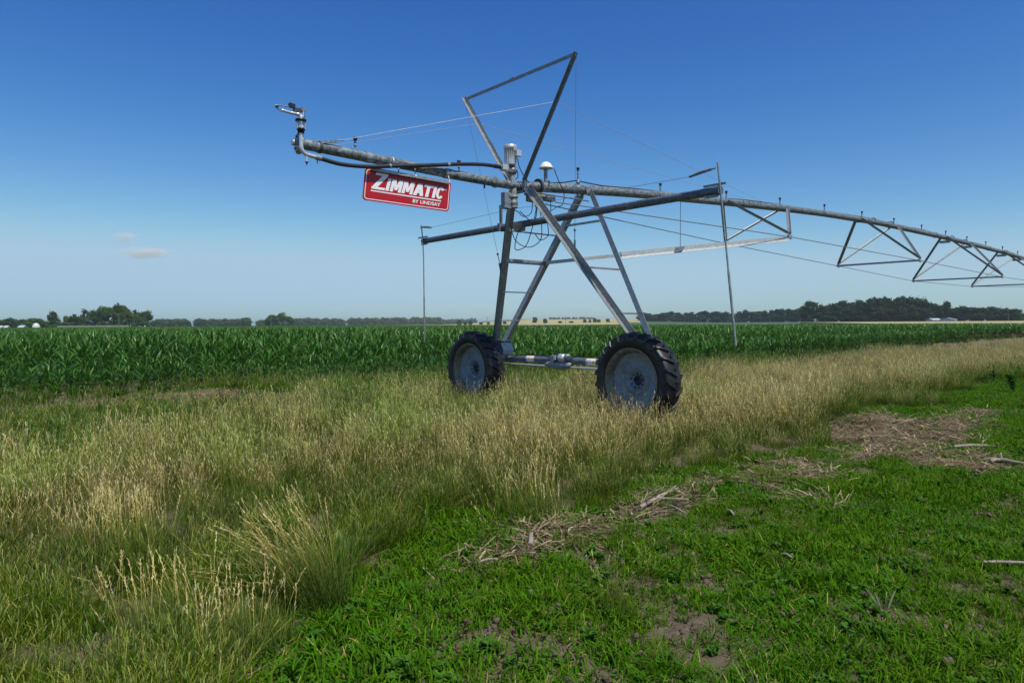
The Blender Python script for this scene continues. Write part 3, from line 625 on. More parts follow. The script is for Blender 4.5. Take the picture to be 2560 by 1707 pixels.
spk0 = sprinkler(-3.717, pz(-3.717)+.066, 1, piv)
for u in [-1.953]+[3.116+2.43*i for i in range(18)]:
    c = copy_tree(spk0, piv); c.location = (u, 0, pz(u)+(.066 if u < 0 else .08))
tall = copy_tree(spk0, piv); tall.location = (.703, 0, pz(.7)+.22)
prt('sprinkler_valve', lambda m: m.lathe([(4.06, .02), (4.10, .02), (4.11, .034), (4.14, .034), (4.16, .016), (4.20, .016), (4.235, .02)], 'steel', 14, (.703, 0, 0), 'z'))
# gps dome
gp = prt('antenna_post', lambda m: m.box((-.10, 0, 4.13), (.05, .045, .30), 'steel'), bevel=.004)
prt('antenna_dome', lambda m: (m.lathe([(4.262, 0), (4.262, .122), (4.275, .120), (4.30, .104), (4.335, .086), (4.36, .060), (4.373, .03), (4.376, 0)], 'white', 36, (-.09, 0, 0), 'z')), gp)
# control boxes and cable loops
prt('control_box', lambda m: (m.box((-1.03, -.03, 3.61), (.13, .10, .25), 'box'), m.box((-1.03, -.03, 3.48), (.16, .13, .012), 'bright'), m.box((-.97, -.08, 3.69), (.08, .03, .06), 'steel')), bevel=.006)
prt('tower_box', lambda m: (m.box((-.42, -.05, 3.72), (.24, .16, .14), 'rusty'), m.box((-.38, -.03, 3.77), (.42, .10, .04), 'bright'), m.box((-.08, -.06, 3.74), (.20, .12, .09), 'steel')), bevel=.006)
def cable(pts, r=.0075): return prt('power_cable', lambda m: m.tube(spl(pts, 8), r, 'hose', 7))
CB = [[(-.5, -.1, 3.66), (-.52, -.08, 3.45), (-.66, -.05, 3.38), (-.8, -.05, 3.45), (-.98, -.03, 3.50)],
      [(-.45, -.1, 3.66), (-.42, -.1, 3.42), (-.55, -.1, 3.28), (-.62, .1, 3.18), (-.55, .3, 2.95), (-.42, .4, 2.88), (-.3, .3, 2.95), (-.3, .15, 3.2), (-.34, 0, 3.5), (-.4, -.08, 3.66)],
      [(-.36, -.1, 3.66), (-.30, -.1, 3.3), (-.28, -.05, 3.02), (-.42, .1, 2.9), (-.58, .25, 3.02), (-.66, .3, 3.3)],
      [(-.32, -.12, 3.66), (-.25, -.1, 3.4), (-.12, -.1, 3.32), (-.02, -.1, 3.36)],
      [(-.28, -.12, 3.66), (-.2, -.14, 3.3), (-.15, -.1, 3.1), (-.28, -.05, 3.02), (-.36, 0, 3.12)],
      [(-.40, -.1, 3.66), (-.38, -.05, 3.4), (-.45, 0, 3.33), (-.7, 0, 3.47)],
      [(.0, -.1, 4.26), (.08, -.12, 4.08), (.20, -.14, 3.85), (.18, -.12, 3.66), (.05, -.1, 3.60), (-.08, -.1, 3.52)],
      [(-.08, -.1, 3.70), (-.08, -.1, 3.55), (-.11, -.1, 3.45)],
      [(PMU+.05, -.12, 4.30), (PMU+.09, -.12, 4.16), (PMU+.22, -.1, 4.02), (PMU+.38, -.05, 3.95)],
      [(PMU+.10, -.05, 4.12), (PMU+.12, -.05, 4.03), (PMU+.08, -.03, 3.97)]]
for c_ in CB: cable(c_)
# cable down leg one to the beam
l1 = [Vector(legpt((-1, 1), z))+Vector((-.02, .06, 0)) for z in np.linspace(3.5, 1.25, 9)]
prt('power_cable', lambda m: m.tube(spl([tuple(p) for p in l1]+[(.2, VB-.1, 1.05), (.3, VB-.3, 1.0), (.38, 1.2, 1.0), (.38, .5, 1.005), (.3, .3, 1.02)], 5), .0075, 'hose', 7))
us = np.arange(.0, 47, .35)
prt('power_cable', lambda m: m.tube([(u, .03+.015*math.sin(u*1.7), pz(u)+.088+.012*math.sin(u*1.13)+(.07*math.exp(-((u-.75)/.35)**2))) for u in us], .011, 'hose', 8))
for u in (-.15, 13.55, 14.9, 20.7, 22.2, 27.8): prt('power_cable', lambda m: m.tube([(u+.1*math.sin(a), .105*math.cos(a), pz(u)+.105*math.sin(a)+.01) for a in np.linspace(-.9, 2.8, 14)], .012, 'hose', 7))
# the next drive tower along the span
for p in tower_parts+[w1, w2]:
    c = copy_tree(p, piv); c.location = (p.location[0]+45.8, p.location[1], p.location[2])
#SIGN
sg = empty('sign', O_LOC, YAW); tag(sg, 'red sign with white lettering hung below the overhang pipe', 'sign')
SW, SH = 1.455, .455
TLs = Vector((-3.592, -.05, 3.772)); ex = Vector((1, 0, -.012)).normalized(); ey = Vector((-.125, 0, -1)).normalized()
ey = (Vector((-.052/.455*1.0, 0, -1))).normalized()
def sp_(a, b, off=0): return TLs+ex*(a*SW)+ey*(b*SH)+Vector((0, -off, 0))
def rrect(a0, b0, a1, b1, r, n=6):
    ra = r/SW; rb = r/SH; out = []
    for (ca, cb, t0) in ((a1-ra, b0+rb, -90), (a1-ra, b1-rb, 0), (a0+ra, b1-rb, 90), (a0+ra, b0+rb, 180)):
        for k in range(n+1):
            t = R(t0+90*k/n); out.append((ca+ra*math.cos(t), cb+rb*math.sin(t)))
    return out
def panel(m): m.prism([sp_(a, b) for a, b in rrect(0, 0, 1, 1, .05)], (0, .012, 0), 'red')
prt('sign_panel', panel, sg)
def border(m):
    o1 = [sp_(a, b, .0015) for a, b in rrect(.014, .04, .986, .96, .045)]; i1 = [sp_(a, b, .0015) for a, b in rrect(.021, .062, .979, .938, .036)]; n = len(o1)
    m.add(o1+i1, [(i, (i+1) % n, n+(i+1) % n, n+i) for i in range(n)], 'sign_white')
prt('sign_border', border, sg)
def letter(m, polys, off=.002):
    for poly in polys:
        m.add([sp_(a, b, off) for a, b in poly], [tuple(range(len(poly)))], 'sign_white')
def shear(poly, base=.62): return [(a+(base-b)*.060, b) for a, b in poly]
def main_text(m):
    t, b = .225, .62; L = []
    L += [[(.08, .545), (.225, .545), (.225, .62), (.08, .62)], [(.088, .103), (.222, .103), (.222, .178), (.088, .178)], [(.166, .17), (.222, .17), (.141, .55), (.083, .55)]]      # Z
    def I(x0, x1): return [[(x0, t), (x1, t), (x1, b), (x0, b)]]
    def Mm(x0, x1):
        s = .034; c = (x0+x1)/2
        return [[(x0, t), (x0+s, t), (x0+s, b), (x0, b)], [(x1-s, t), (x1, t), (x1, b), (x1-s, b)], [(x0+.012, t), (x0+.046, t), (c+.014, .56), (c-.014, .56)], [(x1-.046, t), (x1-.012, t), (c+.014, .56), (c-.014, .56)]]
    L += I(.232, .268)+Mm(.28, .405)+Mm(.414, .539)
    L += [[(.578, t), (.628, t), (.587, b), (.545, b)], [(.590, t), (.628, t), (.668, b), (.626, b)], [(.575, .475), (.645, .475), (.652, .535), (.568, .535)]]   # A
    L += [[(.655, t), (.765, t), (.765, .295), (.655, .295)], [(.691, .29), (.729, .29), (.729, b), (.691, b)]]+I(.772, .808)
    cx, cy_, n = .862, .4225, 14; ro, ri = (.050, .203), (.017, .120)
    for k in range(n):
        t0, t1 = R(38+284*k/n), R(38+284*(k+1)/n)
        L.append([(cx+ro[0]*math.cos(t0), cy_-ro[1]*math.sin(t0)), (cx+ro[0]*math.cos(t1), cy_-ro[1]*math.sin(t1)), (cx+ri[0]*math.cos(t1), cy_-ri[1]*math.sin(t1)), (cx+ri[0]*math.cos(t0), cy_-ri[1]*math.sin(t0))])
    # each stroke a hair apart in depth so nothing is coplanar
    for k, p in enumerate(L): letter(m, [shear(p)], .002+.0002*(k % 7))
    letter(m, [[(.078, .665), (.892, .665), (.892, .70), (.078, .70)]], .0022)
prt('lettering', main_text, sg)
def small_text(txt, a0, a1, btop, bbot, name, bold=.022):
    cv = bpy.data.curves.new(name, 'FONT'); cv.body = txt; cv.offset = bold; cv.size = 1; to = bpy.data.objects.new(name, cv); COL.objects.link(to)
    dg = bpy.context.evaluated_depsgraph_get(); me = bpy.data.meshes.new_from_object(to.evaluated_get(dg)); COL.objects.unlink(to); bpy.data.objects.remove(to)
    xs = [v.co.x for v in me.vertices]; ys = [v.co.y for v in me.vertices]; x0, x1, y0, y1 = min(xs), max(xs), min(ys), max(ys)
    for v in me.vertices:
        a = a0+(v.co.x-x0)/(x1-x0)*(a1-a0); b = bbot-(v.co.y-y0)/(y1-y0)*(bbot-btop); v.co = sp_(a, b, .003)
    me.materials.clear(); me.materials.append(MT['sign_white']); o = bpy.data.objects.new(name, me); COL.objects.link(o); o.parent = sg
small_text('BY LINDSAY', .552, .888, .752, .868, 'lettering'); small_text('TM', .912, .946, .262, .315, 'lettering', .0)
def hanger(m):
    m.bar(sp_(.05, .035, .03), sp_(.953, .05, .03), .035, .04, 'bright'); m.bar(sp_(.05, -.02, .0), sp_(.953, -.005, .0), .03, .012, 'bright')
    for a in (.35, .545, .955): m.bar(sp_(a, -.22, .0), sp_(a, .06, .05), .012, .02, 'steel')
    for a in (.31, .955): m.lathe([(-.03, .072), (-.03, .079), (.03, .079), (.03, .072)], 'bright', 24, (TLs.x+a*SW, 0, pz(TLs.x+a*SW)))
prt('hanger_bracket', hanger, sg)
#PLANTS
def vmesh(name): return name
def lawn_clump(i, n=64, r=.13):
    s = Strips(); a = U_(0, 6.283, n); d = r*np.sqrt(U_(0, 1, n)); B = np.stack([d*np.cos(a), d*np.sin(a), -.01*np.ones(n)], -1)
    s.blades(B, U_(0, 6.283, n), U_(.03, .088, n), U_(.004, .0078, n), U_(.1, .9, n), U_(.8, 2.2, n), 'lawn', 3, .9, .25)
    k = 5; a = U_(0, 6.283, k); B = np.stack([.5*r*np.cos(a), .5*r*np.sin(a), np.zeros(k)], -1)
    s.blades(B, U_(0, 6.283, k), U_(.07, .13, k), U_(.005, .009, k), U_(.0, .5, k), U_(.9, 1.7, k), 'lawn', 5, .9, .25)
    k = 3; a = U_(0, 6.283, k); B = np.stack([.7*r*np.cos(a), .7*r*np.sin(a), np.zeros(k)], -1); s.blades(B, U_(0, 6.283, k), U_(.04, .11, k), U_(.002, .005, k), U_(.2, 1.2, k), U_(1.2, 2.2, k), 'stem', 3, .7, 0, None, .2, .5, 1)
    return s.build('lawn_%d' % i, link=False)
def dry_clump(i, n=26, r=.14, h=(.42, .72), heads=True, green=.35):
    s = Strips(); a = U_(0, 6.283, n); d = r*np.sqrt(U_(0, 1, n)); B = np.stack([d*np.cos(a), d*np.sin(a), -.01*np.ones(n)], -1)
    az = U_(0, 6.283, n); L = U_(h[0]*.75, h[1], n); l0 = np.abs(rng.normal(0, .17, n)); l1 = l0+np.abs(rng.normal(.22, .32, n)); g = U_(0, 1, n)
    P = s.blades(B, az, L, U_(.0022, .0034, n), l0, l1, 'stem', 4, .3, 0, g, 0)
    if heads:
        tip = P[:, -1]; q = P[:, -2]; dr = tip-q; dr /= np.linalg.norm(dr, axis=1)[:, None]
        for j in range(4):   # spikelets round the top of each stem
            b0 = tip-dr*U_(.0, .11, n)[:, None]
            s.blades(b0, az+U_(-1.2, 1.2, n), U_(.02, .05, n), U_(.003, .0052, n), l1+U_(-.3, .2, n), l1+U_(0, .6, n), 'head', 2, .7, 0, g, .5)
    m = int(n*1.6); a = U_(0, 6.283, m); d = r*np.sqrt(U_(0, 1, m)); B = np.stack([d*np.cos(a), d*np.sin(a), -.01*np.ones(m)], -1)
    s.blades(B, U_(0, 6.283, m), U_(.14, .34, m), U_(.003, .0055, m), U_(0, .35, m), U_(.3, 1.3, m), 'leafblade', 4, .9, 0)
    return s.build('dry_%d' % i, link=False)
def fine_clump(i, n=110, r=.11, h=(.14, .36)):
    s = Strips(); a = U_(0, 6.283, n); d = r*np.sqrt(U_(0, 1, n)); B = np.stack([d*np.cos(a), d*np.sin(a), -.01*np.ones(n)], -1)
    s.blades(B, a+U_(-1, 1, n), U_(h[0], h[1], n), U_(.0024, .004, n), U_(.05, .4, n), U_(.4, 1.3, n), 'bluegrass', 5, .9, 0)
    return s.build('fine_%d' % i, link=False)
def fox_clump(i, n=7, r=.14):
    s = Strips(); a = U_(0, 6.283, n); d = r*np.sqrt(U_(0, 1, n)); B = np.stack([d*np.cos(a), d*np.sin(a), -.01*np.ones(n)], -1)
    az = U_(0, 6.283, n); L = U_(.16, .32, n); l0 = U_(0, .2, n); l1 = l0+U_(0, .4, n); P = s.blades(B, az, L, U_(.002, .003, n), l0, l1, 'lawn', 4, .3, 0, None, 0)
    for j in range(2): s.blades(P[:, -1], az+j*1.57, U_(.03, .06, n), U_(.004, .0065, n), l1, l1+.3, 'foxtail', 3, .5, 0, None, .4)
    m = 60; a = U_(0, 6.283, m); d = r*np.sqrt(U_(0, 1, m)); B = np.stack([d*np.cos(a), d*np.sin(a), -.01*np.ones(m)], -1)
    s.blades(B[:34], U_(0, 6.283, 34), U_(.06, .17, 34), U_(.003, .006, 34), U_(.1, .8, 34), U_(.6, 2.0, 34), 'lawn', 4, .9, .2)
    s.blades(B[34:], U_(0, 6.283, 26), U_(.07, .22, 26), U_(.002, .004, 26), U_(.1, .8, 26), U_(.6, 1.9, 26), 'leafblade', 4, .9, 0)
    m = 9; a = U_(0, 6.283, m); B = np.stack([.1*np.cos(a), .1*np.sin(a), np.zeros(m)], -1); s.blades(B, a, U_(.15, .36, m), U_(.002, .003, m), U_(.1, .9, m), U_(.7, 1.5, m), 'stem', 4, .4, 0, None, 0)
    return s.build('fox_%d' % i, link=False)
def straw_patch(i, n=46, r=.22):
    s = Strips(); a = U_(0, 6.283, n); d = r*np.sqrt(U_(0, 1, n)); B = np.stack([d*np.cos(a), d*np.sin(a), U_(.004, .035, n)], -1)
    az = rng.normal(.4, .8, n); L = U_(.05, .28, n); s.blades(B, az, L, U_(.003, .009, n), U_(1.35, 1.6, n), U_(1.45, 1.68, n), 'straw', 2, .2, .3, None, 0)
    m = 8; B = np.stack([U_(-r, r, m), U_(-r, r, m), U_(.01, .05, m)], -1); s.blades(B, U_(0, 6.283, m), U_(.05, .16, m), U_(.008, .02, m), U_(1.1, 1.6, m), U_(1.3, 1.9, m), 'straw', 3, .3, .5, None, 0)
    return s.build('straw_%d' % i, link=False)
def weed_clump(i, h=.3, n=9, lf=13, lw=.03, ll=.08):
    s = Strips(); az = U_(0, 6.283, n); B = np.stack([U_(-.05, .05, n), U_(-.05, .05, n), np.zeros(n)-.01], -1)
    P = s.blades(B, az, U_(.6, 1, n)*h, np.full(n, .006), U_(0, .3, n), U_(.2, .7, n), 'weed', 6, .5, 0, None, 0)
    for k in range(lf):
        t = rng.uniform(.2, 1, n)*6; i0 = np.clip(t.astype(int), 0, 5); fr = (t-i0)[:, None]; p = P[np.arange(n), i0]*(1-fr)+P[np.arange(n), i0+1]*fr
        s.blades(p, U_(0, 6.283, n), U_(.6, 1.1, n)*ll, U_(.7, 1.1, n)*lw, U_(.5, 1.2, n), U_(1.1, 2.0, n), 'weed', 4, .95, .25, None, .4)
    return s.build('weed_%d' % i, link=False)
def corn_plant(i, H=1.2, lowpoly=False, s=None, base=(0, 0)):
    own = s is None; s = s or Strips(); nl = 6 if lowpoly else 11
    b0 = np.array([[base[0], base[1], -.02]])
    if not lowpoly:
        for k in range(2): s.blades(b0, np.array([k*1.57]), np.array([H*.62]), np.array([.028]), np.array([.0]), np.array([.02]), 'cstalk', 3, .5, .6, None, 0)
    t = (np.arange(nl)+.5)/nl; zb = .06+t*H*.56 if not lowpoly else .3+t*H*.35
    az = rng.uniform(0, 6.28)+np.arange(nl)*math.pi+rng.normal(0, .45, nl)
    L = H*(.42+.30*np.sin(np.pi*(t*.8+.15)))*U_(.85, 1.15, nl); Bz = np.stack([np.full(nl, base[0]), np.full(nl, base[1]), zb], -1)
    l0 = U_(.22, .55, nl)*(1.15-.75*t); l1 = U_(1.5, 2.5, nl)-.9*t**3
    s.blades(Bz, az, L, U_(.062, .088, nl)*(1.0 if not lowpoly else 1.3), l0, l1, 'corn', 8 if not lowpoly else 3, .95, .35 if not lowpoly else .2, None, .35, 0, 1, 1.6)
    m = 3 if not lowpoly else 1; Bz = np.stack([np.full(m, base[0]), np.full(m, base[1]), np.full(m, H*.60)], -1)   # the upright whorl
    s.blades(Bz, U_(0, 6.283, m), H*U_(.28, .42, m), U_(.045, .07, m), U_(.02, .2, m), U_(.2, .9, m), 'corn', 5 if not lowpoly else 3, .95, .6, None, .3)
    if own: return s.build('maize_%d' % i, link=False)
def corn_patch(i, size=2.4):
    s = Strips()
    for a in np.arange(-size/2, size/2, .76):
        for b in np.arange(-size/2, size/2, .24):
            corn_plant(0, rng.uniform(1.1, 1.32), True, s, (a+rng.normal(0, .05), b+rng.normal(0, .06)))
    return s.build('maize_patch_%d' % i, link=False)
LAWN = [lawn_clump(i) for i in range(7)]+[weed_clump(9, .06, 7, 9, .018, .035)]; DRY = [dry_clump(i) for i in range(7)]; FINE = [fine_clump(i) for i in range(4)]; FOX = [fox_clump(i) for i in range(4)]
STRAW = [straw_patch(i) for i in range(5)]; WEED = [weed_clump(i, .34) for i in range(4)]; CORN = [corn_plant(i, 1.22) for i in range(8)]; PATCH = [corn_patch(i) for i in range(4)]

# zones on the ground (outlined as they lie in the photograph, turned into ground positions)
TALL_LOW = [(-900, 1560), (0, 1470), (200, 1430), (330, 1400), (480, 1380), (620, 1300), (700, 1250), (850, 1285), (1100, 1272), (1400, 1300), (1500, 1275), (1560, 1215), (1700, 1180), (1850, 1165), (2040, 1140), (2080, 1075), (2130, 1015), (2300, 1005), (2420, 960), (2560, 935), (3300, 860)]
TALL_UP = [(-900, 1225), (0, 1200), (150, 1188), (300, 1135), (430, 1098), (600, 1066), (800, 1048), (1000, 1028), (1150, 1000), (1300, 990), (1500, 975), (1700, 952), (1850, 938), (2100, 908), (2560, 858), (3300, 835)]
LAWN_UP = [(-900, 2600), (560, 1900), (640, 1707), (700, 1590), (800, 1500), (900, 1430), (1000, 1360), (1150, 1300), (1400, 1310), (1500, 1285), (1560, 1230), (1700, 1195), (1850, 1175), (2040, 1150), (2100, 1075), (2150, 1030), (2300, 1015), (2420, 975), (2560, 945), (3300, 870)]
SOIL = [(1153, 1602, 70, 30), (1249, 1590, 35, 26), (1352, 1621, 60, 18), (1272, 1675, 45, 34), (1475, 1671, 26, 44), (1689, 1587, 50, 24), (1762, 1472, 36, 24), (2069, 1522, 30, 14), (2212, 1545, 26, 14), (2307, 1568, 22, 12), (1400, 1690, 25, 14), (1135, 1660, 30, 14), (1520, 1425, 20, 12), (2410, 1470, 40, 14)]
RES = [[(1100, 1480), (1130, 1430), (1290, 1365), (1330, 1320), (1450, 1318), (1560, 1285), (1640, 1240), (1780, 1200), (1800, 1225), (1760, 1262), (1680, 1300), (1560, 1300), (1520, 1340), (1400, 1392), (1260, 1425), (1180, 1470)],
       [(2040, 1060), (2160, 1035), (2300, 1040), (2480, 1030), (2500, 1060), (2420, 1110), (2480, 1140), (2600, 1150), (2600, 1190), (2400, 1185), (2200, 1150), (2090, 1120)],
       [(-400, 1040), (0, 1032), (200, 1015), (330, 1000), (450, 985), (560, 980), (700, 985), (740, 1000), (560, 1012), (380, 1035), (200, 1050), (0, 1062), (-400, 1070)],
       [(1930, 1255), (2050, 1245), (2100, 1262), (2000, 1270)], [(1840, 1180), (1990, 1150), (2080, 1200), (1950, 1240), (1850, 1220)], [(640, 1660), (560, 1690), (450, 1707), (700, 1720)], [(2100, 1130), (2170, 1120), (2170, 1160), (2110, 1160)]]
def zones(x, y):
    px, py, zz = project(x, y); px = px+(vnoise(x, y, .35, 5)-.5)*60; py = py+(vnoise(x, y, .35, 6)-.5)*26*np.clip(8/np.maximum(zz, 1), .2, 2); py0 = py; py = py+(vnoise(x, y, 1.6, 51)-.5)*620/np.maximum(zz, 5)
    fd = field_depth(x, y)
    tall = (py < np.interp(px, [p[0] for p in TALL_LOW], [p[1] for p in TALL_LOW]))
    tall &= py > np.interp(px, [p[0] for p in TALL_UP], [p[1] for p in TALL_UP])
    lawn = (py > np.interp(px, [p[0] for p in LAWN_UP], [p[1] for p in LAWN_UP]))
    res = np.zeros(len(x), bool)
    for p in RES: res |= inpoly(px, py0, p)
    res &= (vnoise(x, y, .42, 71)*.6+vnoise(x, y, .15, 72)*.4) > np.where(px > 1900, .36, .28)
    soil = np.zeros(len(x), bool)
    for cx, cy_, a, b in SOIL: soil |= ((px-cx)/a)**2+((py0-cy_)/b)**2 < 1.3
    return px, py, zz, fd, tall, lawn, res, soil
def pts_in(x0, x1, y0, y1, dens, seed):
    g = np.random.default_rng(seed); n = int((x1-x0)*(y1-y0)*dens); return g.uniform(x0, x1, n), g.uniform(y0, y1, n)
def fan(x, y, margin=3.0): return (np.abs(x) < y*.78+margin) & (y > 1.2)
def xyz(x, y): return np.stack([x, y, gz(x, y)], -1)

# short green grass
x, y = pts_in(-8, 24, 1.5, 26, 150, 1); k = fan(x, y, 2); x, y = x[k], y[k]
px, py, zz, fd, tall, lawn, res, soil = zones(x, y)
dn = vnoise(x, y, .55, 8)*.6+vnoise(x, y, .18, 9)*.4
keep = lawn & ~soil & (dn > .17) & (~res | (dn > .62)) & (rng.random(len(x)) < np.clip(1.3-zz/26, .25, 1))
mid = ~lawn & ~tall & (fd < 0) & (dn > .36) & ~res & (zz < 12) & ((py > 1240) | (dn > .6)) 
x2, y2 = x[keep], y[keep]; sc_l = U_(.70, 1.22, len(x2))*(0.8+.5*vnoise(x2, y2, .9, 12))*np.where(px[keep] < 1100, 1.3, 1)
tn = np.clip((vnoise(x2, y2, .7, 13)-.35)*1.2+rng.normal(0, .12, len(x2)), 0, 1)*.8
o = scatter('short_grass', xyz(x2, y2), LAWN, sc_l, tn, .15); tag(o, 'bright green short grass in the lower right foreground', 'grass', kind='stuff')
# middling grass with green spikes
x2, y2 = x[mid], y[mid]; o = scatter('spiky_grass', xyz(x2, y2), FOX, U_(.6, 1.15, len(x2)), np.clip(rng.normal(.6, .3, len(x2)), 0, 1), .18)
tag(o, 'green and yellowing grass with small spikes between lawn and tall grass', 'grass', kind='stuff')
k3 = ~lawn & ~tall & (fd < .3) & ~res & (zz > 6) & (dn > .40) & (rng.random(len(x)) < .38); x3, y3 = x[k3], y[k3]
o = scatter('weedy_grass', xyz(x3, y3), LAWN+FOX, U_(.9, 1.9, len(x3)), np.clip(rng.normal(.2, .2, len(x3)), 0, 1), .15); tag(o, 'patchy green grass between the maize and the tall grass at left', 'grass', kind='stuff')
# tall dry grass
x, y = pts_in(-26, 75, 2, 75, 34, 2); k = fan(x, y, 4) & (rng.random(len(x)) < np.clip(16/np.maximum(y, 1), .28, 1)); x, y = x[k], y[k]
px, py, zz, fd, tall, lawn, res, soil = zones(x, y)
lush = vnoise(x, y, 2.4, 21)*.6+vnoise(x, y, .7, 22)*.4
base = tall & (fd < -.2) & ~res
keep = base & (lush > .18) & (vnoise(x, y, .45, 81) > .16)
leftgap = (px < 340) & (py < 1075)          # weedy patch left by the maize edge

green_zone = np.exp(-(((px-1000)/420)**2+((py-1090)/75)**2))*.75+np.exp(-(((px-1330)/120)**2+((py-985)/30)**2))*.8+np.exp(-(((px-2400)/140)**2+((py-960)/50)**2))*.5+smooth(1150, 1330, py)*np.where(px < 520, .12, .42)+np.exp(-(((px-150)/200)**2+((py-1060)/40)**2))*.25
x2, y2 = x[keep], y[keep]; gzn = green_zone[keep]; lz = lush[keep]
tn = np.clip(gzn*.95+(lz-.62)*3.4+rng.normal(0, .15, len(x2)), 0, 1)
sc_t = U_(.60, .95, len(x2))*(.55+.80*vnoise(x2, y2, .8, 61))*(np.where(px[keep] < 1500, .66, .45)+np.where(px[keep] < 1500, .34, .55)*smooth(-.2, 2.2, ((np.interp(px, [p[0] for p in TALL_LOW], [p[1] for p in TALL_LOW])-py)*zz**2/2731)[keep]))*np.where(py[keep] > 1290, .82, 1)*(1-.18*np.clip((zz[keep]-25)/30, 0, 1))
o = scatter('tall_dry_grass', xyz(x2, y2), DRY, sc_t, tn, .13); tag(o, 'tall tan seeding grass in a band across the middle of the picture', 'grass', kind='stuff')
dlow = (py-np.interp(px, [p[0] for p in TALL_LOW], [p[1] for p in TALL_LOW]))*zz**2/2731
k4 = (dlow > -.3) & (dlow < 1.8) & (fd < -.3) & (rng.random(len(x)) < .55*np.exp(-np.maximum(dlow, 0)/.7)) & (px > 1150); x3, y3 = x[k4], y[k4]
o = scatter('edge_grass', xyz(x3, y3), DRY+FINE, U_(.35, .62, len(x3)), np.clip(rng.normal(.5, .3, len(x3)), 0, 1), .2); tag(o, 'short mixed dry and green tufts thinning out towards the lawn', 'grass', kind='stuff')
# dark fine green tufts under and in front of the tall grass
pf = (np.exp(-(((py-np.interp(px, [p[0] for p in TALL_LOW], [p[1] for p in TALL_LOW])+45)/48)**2))*.5+.14+green_zone*.25)*(px > -400)
keep = (tall | (py < 1480)) & ~lawn & (fd < -.3) & ~res & (rng.random(len(x)) < pf) & (zz < 40)
x2, y2 = x[keep], y[keep]; o = scatter('fine_green_grass', xyz(x2, y2), FINE, U_(.7, 1.3, len(x2)), np.clip(rng.normal(.1, .2, len(x2)), 0, 1), .12)
tag(o, 'fine dark green grass tufts along the foot of the tall grass', 'grass', kind='stuff')
# straw and maize residue
x, y = pts_in(-20, 30, 1.5, 30, 60, 3); k = fan(x, y, 2); x, y = x[k], y[k]; px, py, zz, fd, tall, lawn, res, soil = zones(x, y)
keep = res | (~soil & (rng.random(len(x)) < .012)) | ((~tall & ~lawn) & (rng.random(len(x)) < .10)) | ((fd > -7) & (fd < .5) & (px < 900) & ~tall & (rng.random(len(x)) < .35))
keep &= fd < 1.5
x2, y2 = x[keep], y[keep]; o = scatter('straw_litter', xyz(x2, y2), STRAW, U_(.6, 1.15, len(x2))*np.where(res[keep], 1, .5), np.clip(rng.normal(.25, .3, len(x2)), 0, 1), .08)
tag(o, 'dry straw and broken maize stalks lying on the brown soil', 'straw', kind='stuff')
def clod(i):
    bm = bmesh.new(); bmesh.ops.create_icosphere(bm, subdivisions=1, radius=.012)
    for k in range(5):
        r_ = bmesh.ops.create_icosphere(bm, subdivisions=1, radius=rnd.uniform(.004, .014)); d_ = Vector((rnd.uniform(-.08, .08), rnd.uniform(-.08, .08), rnd.uniform(-.002, .004)))
        for v in r_['verts']: v.co += d_
    for v in bm.verts: v.co += Vector((rnd.uniform(-.003, .003), rnd.uniform(-.003, .003), rnd.uniform(-.003, .003)))
    me = bpy.data.meshes.new('clod'); bm.to_mesh(me); bm.free(); me.materials.append(bpy.data.materials['soil']); return bpy.data.objects.new('clod_%d' % i, me)
x, y = pts_in(-8, 22, 1.5, 20, 60, 33); k = fan(x, y, 1); x, y = x[k], y[k]; px, py, zz, fd, tall, lawn, res, soil = zones(x, y); k = (res | soil | (~tall & (rng.random(len(x)) < .3))) & (fd < 0)
o = scatter('soil_clods', xyz(x[k], y[k]), [clod(i) for i in range(4)], U_(.6, 1.8, k.sum()), None, .3); tag(o, 'small brown clods and crumbs on the bare soil', 'soil clods', kind='stuff')
# low weeds along the foot of the maize
x, y = pts_in(-26, 60, 8, 62, 6, 4); px, py, zz, fd, tall, lawn, res, soil = zones(x, y)
keep = fan(x, y, 3) & (fd < 1.2) & (fd > -1.6) & ((vnoise(x, y, .8, 31) > .42) | (fd > -.3)) & ~(res & (rng.random(len(x)) < .8))
keep |= fan(x, y, 3) & (px > 2330) & (py < 985) & (py > 880) & (rng.random(len(x)) < .35) & (fd < 0)
keep |= fan(x, y, 3) & (px < 1000) & ~tall & (py < 1250) & (fd < 0) & ~res & (rng.random(len(x)) < .55)
x2, y2 = x[keep], y[keep]; o = scatter('low_weeds', xyz(x2, y2), WEED, U_(.35, 1.1, len(x2)), np.clip(rng.normal(.25, .2, len(x2)), 0, .8), .15)
tag(o, 'low leafy green weeds along the foot of the maize', 'weeds', kind='stuff')
# maize: rows on the real ground
rd = R(21); cd, sdn = math.cos(rd), math.sin(rd)
def rows(x0, x1, y0, y1, row, step, seed):
    g = np.random.default_rng(seed); a = np.arange(-160, 160, step); b = np.arange(-20, 160, row); A, B = np.meshgrid(a, b); A = A+g.normal(0, step*.18, A.shape); B = B+g.normal(0, .05, B.shape)
    X = A*cd-B*sdn; Y = A*sdn+B*cd; k = (X > x0) & (X < x1) & (Y > y0) & (Y < y1); return X[k], Y[k]
x, y = rows(-60, 70, 10, 75, .76, .19, 5); k = in_field(x, y) & fan(x, y, 3) & (np.hypot(x, y) < 62); x, y = x[k], y[k]
fd = field_depth(x, y); Z = np.hypot(x, y); px, py, zz = project(x, y)
edge_s = .50+.50*smooth(-.1, 4.5, fd); edge_s = np.where(px > 1250, np.maximum(edge_s, .78), edge_s)*rng.uniform(.84, 1.10, len(x)); 
order = np.argsort(zz+np.where(fd < 2.2, 0, 1000)+np.where((px < 0) | (px > 2560), 500, 0)); ind = order[:300]; rest = np.ones(len(x), bool); rest[ind] = False
maize0 = None
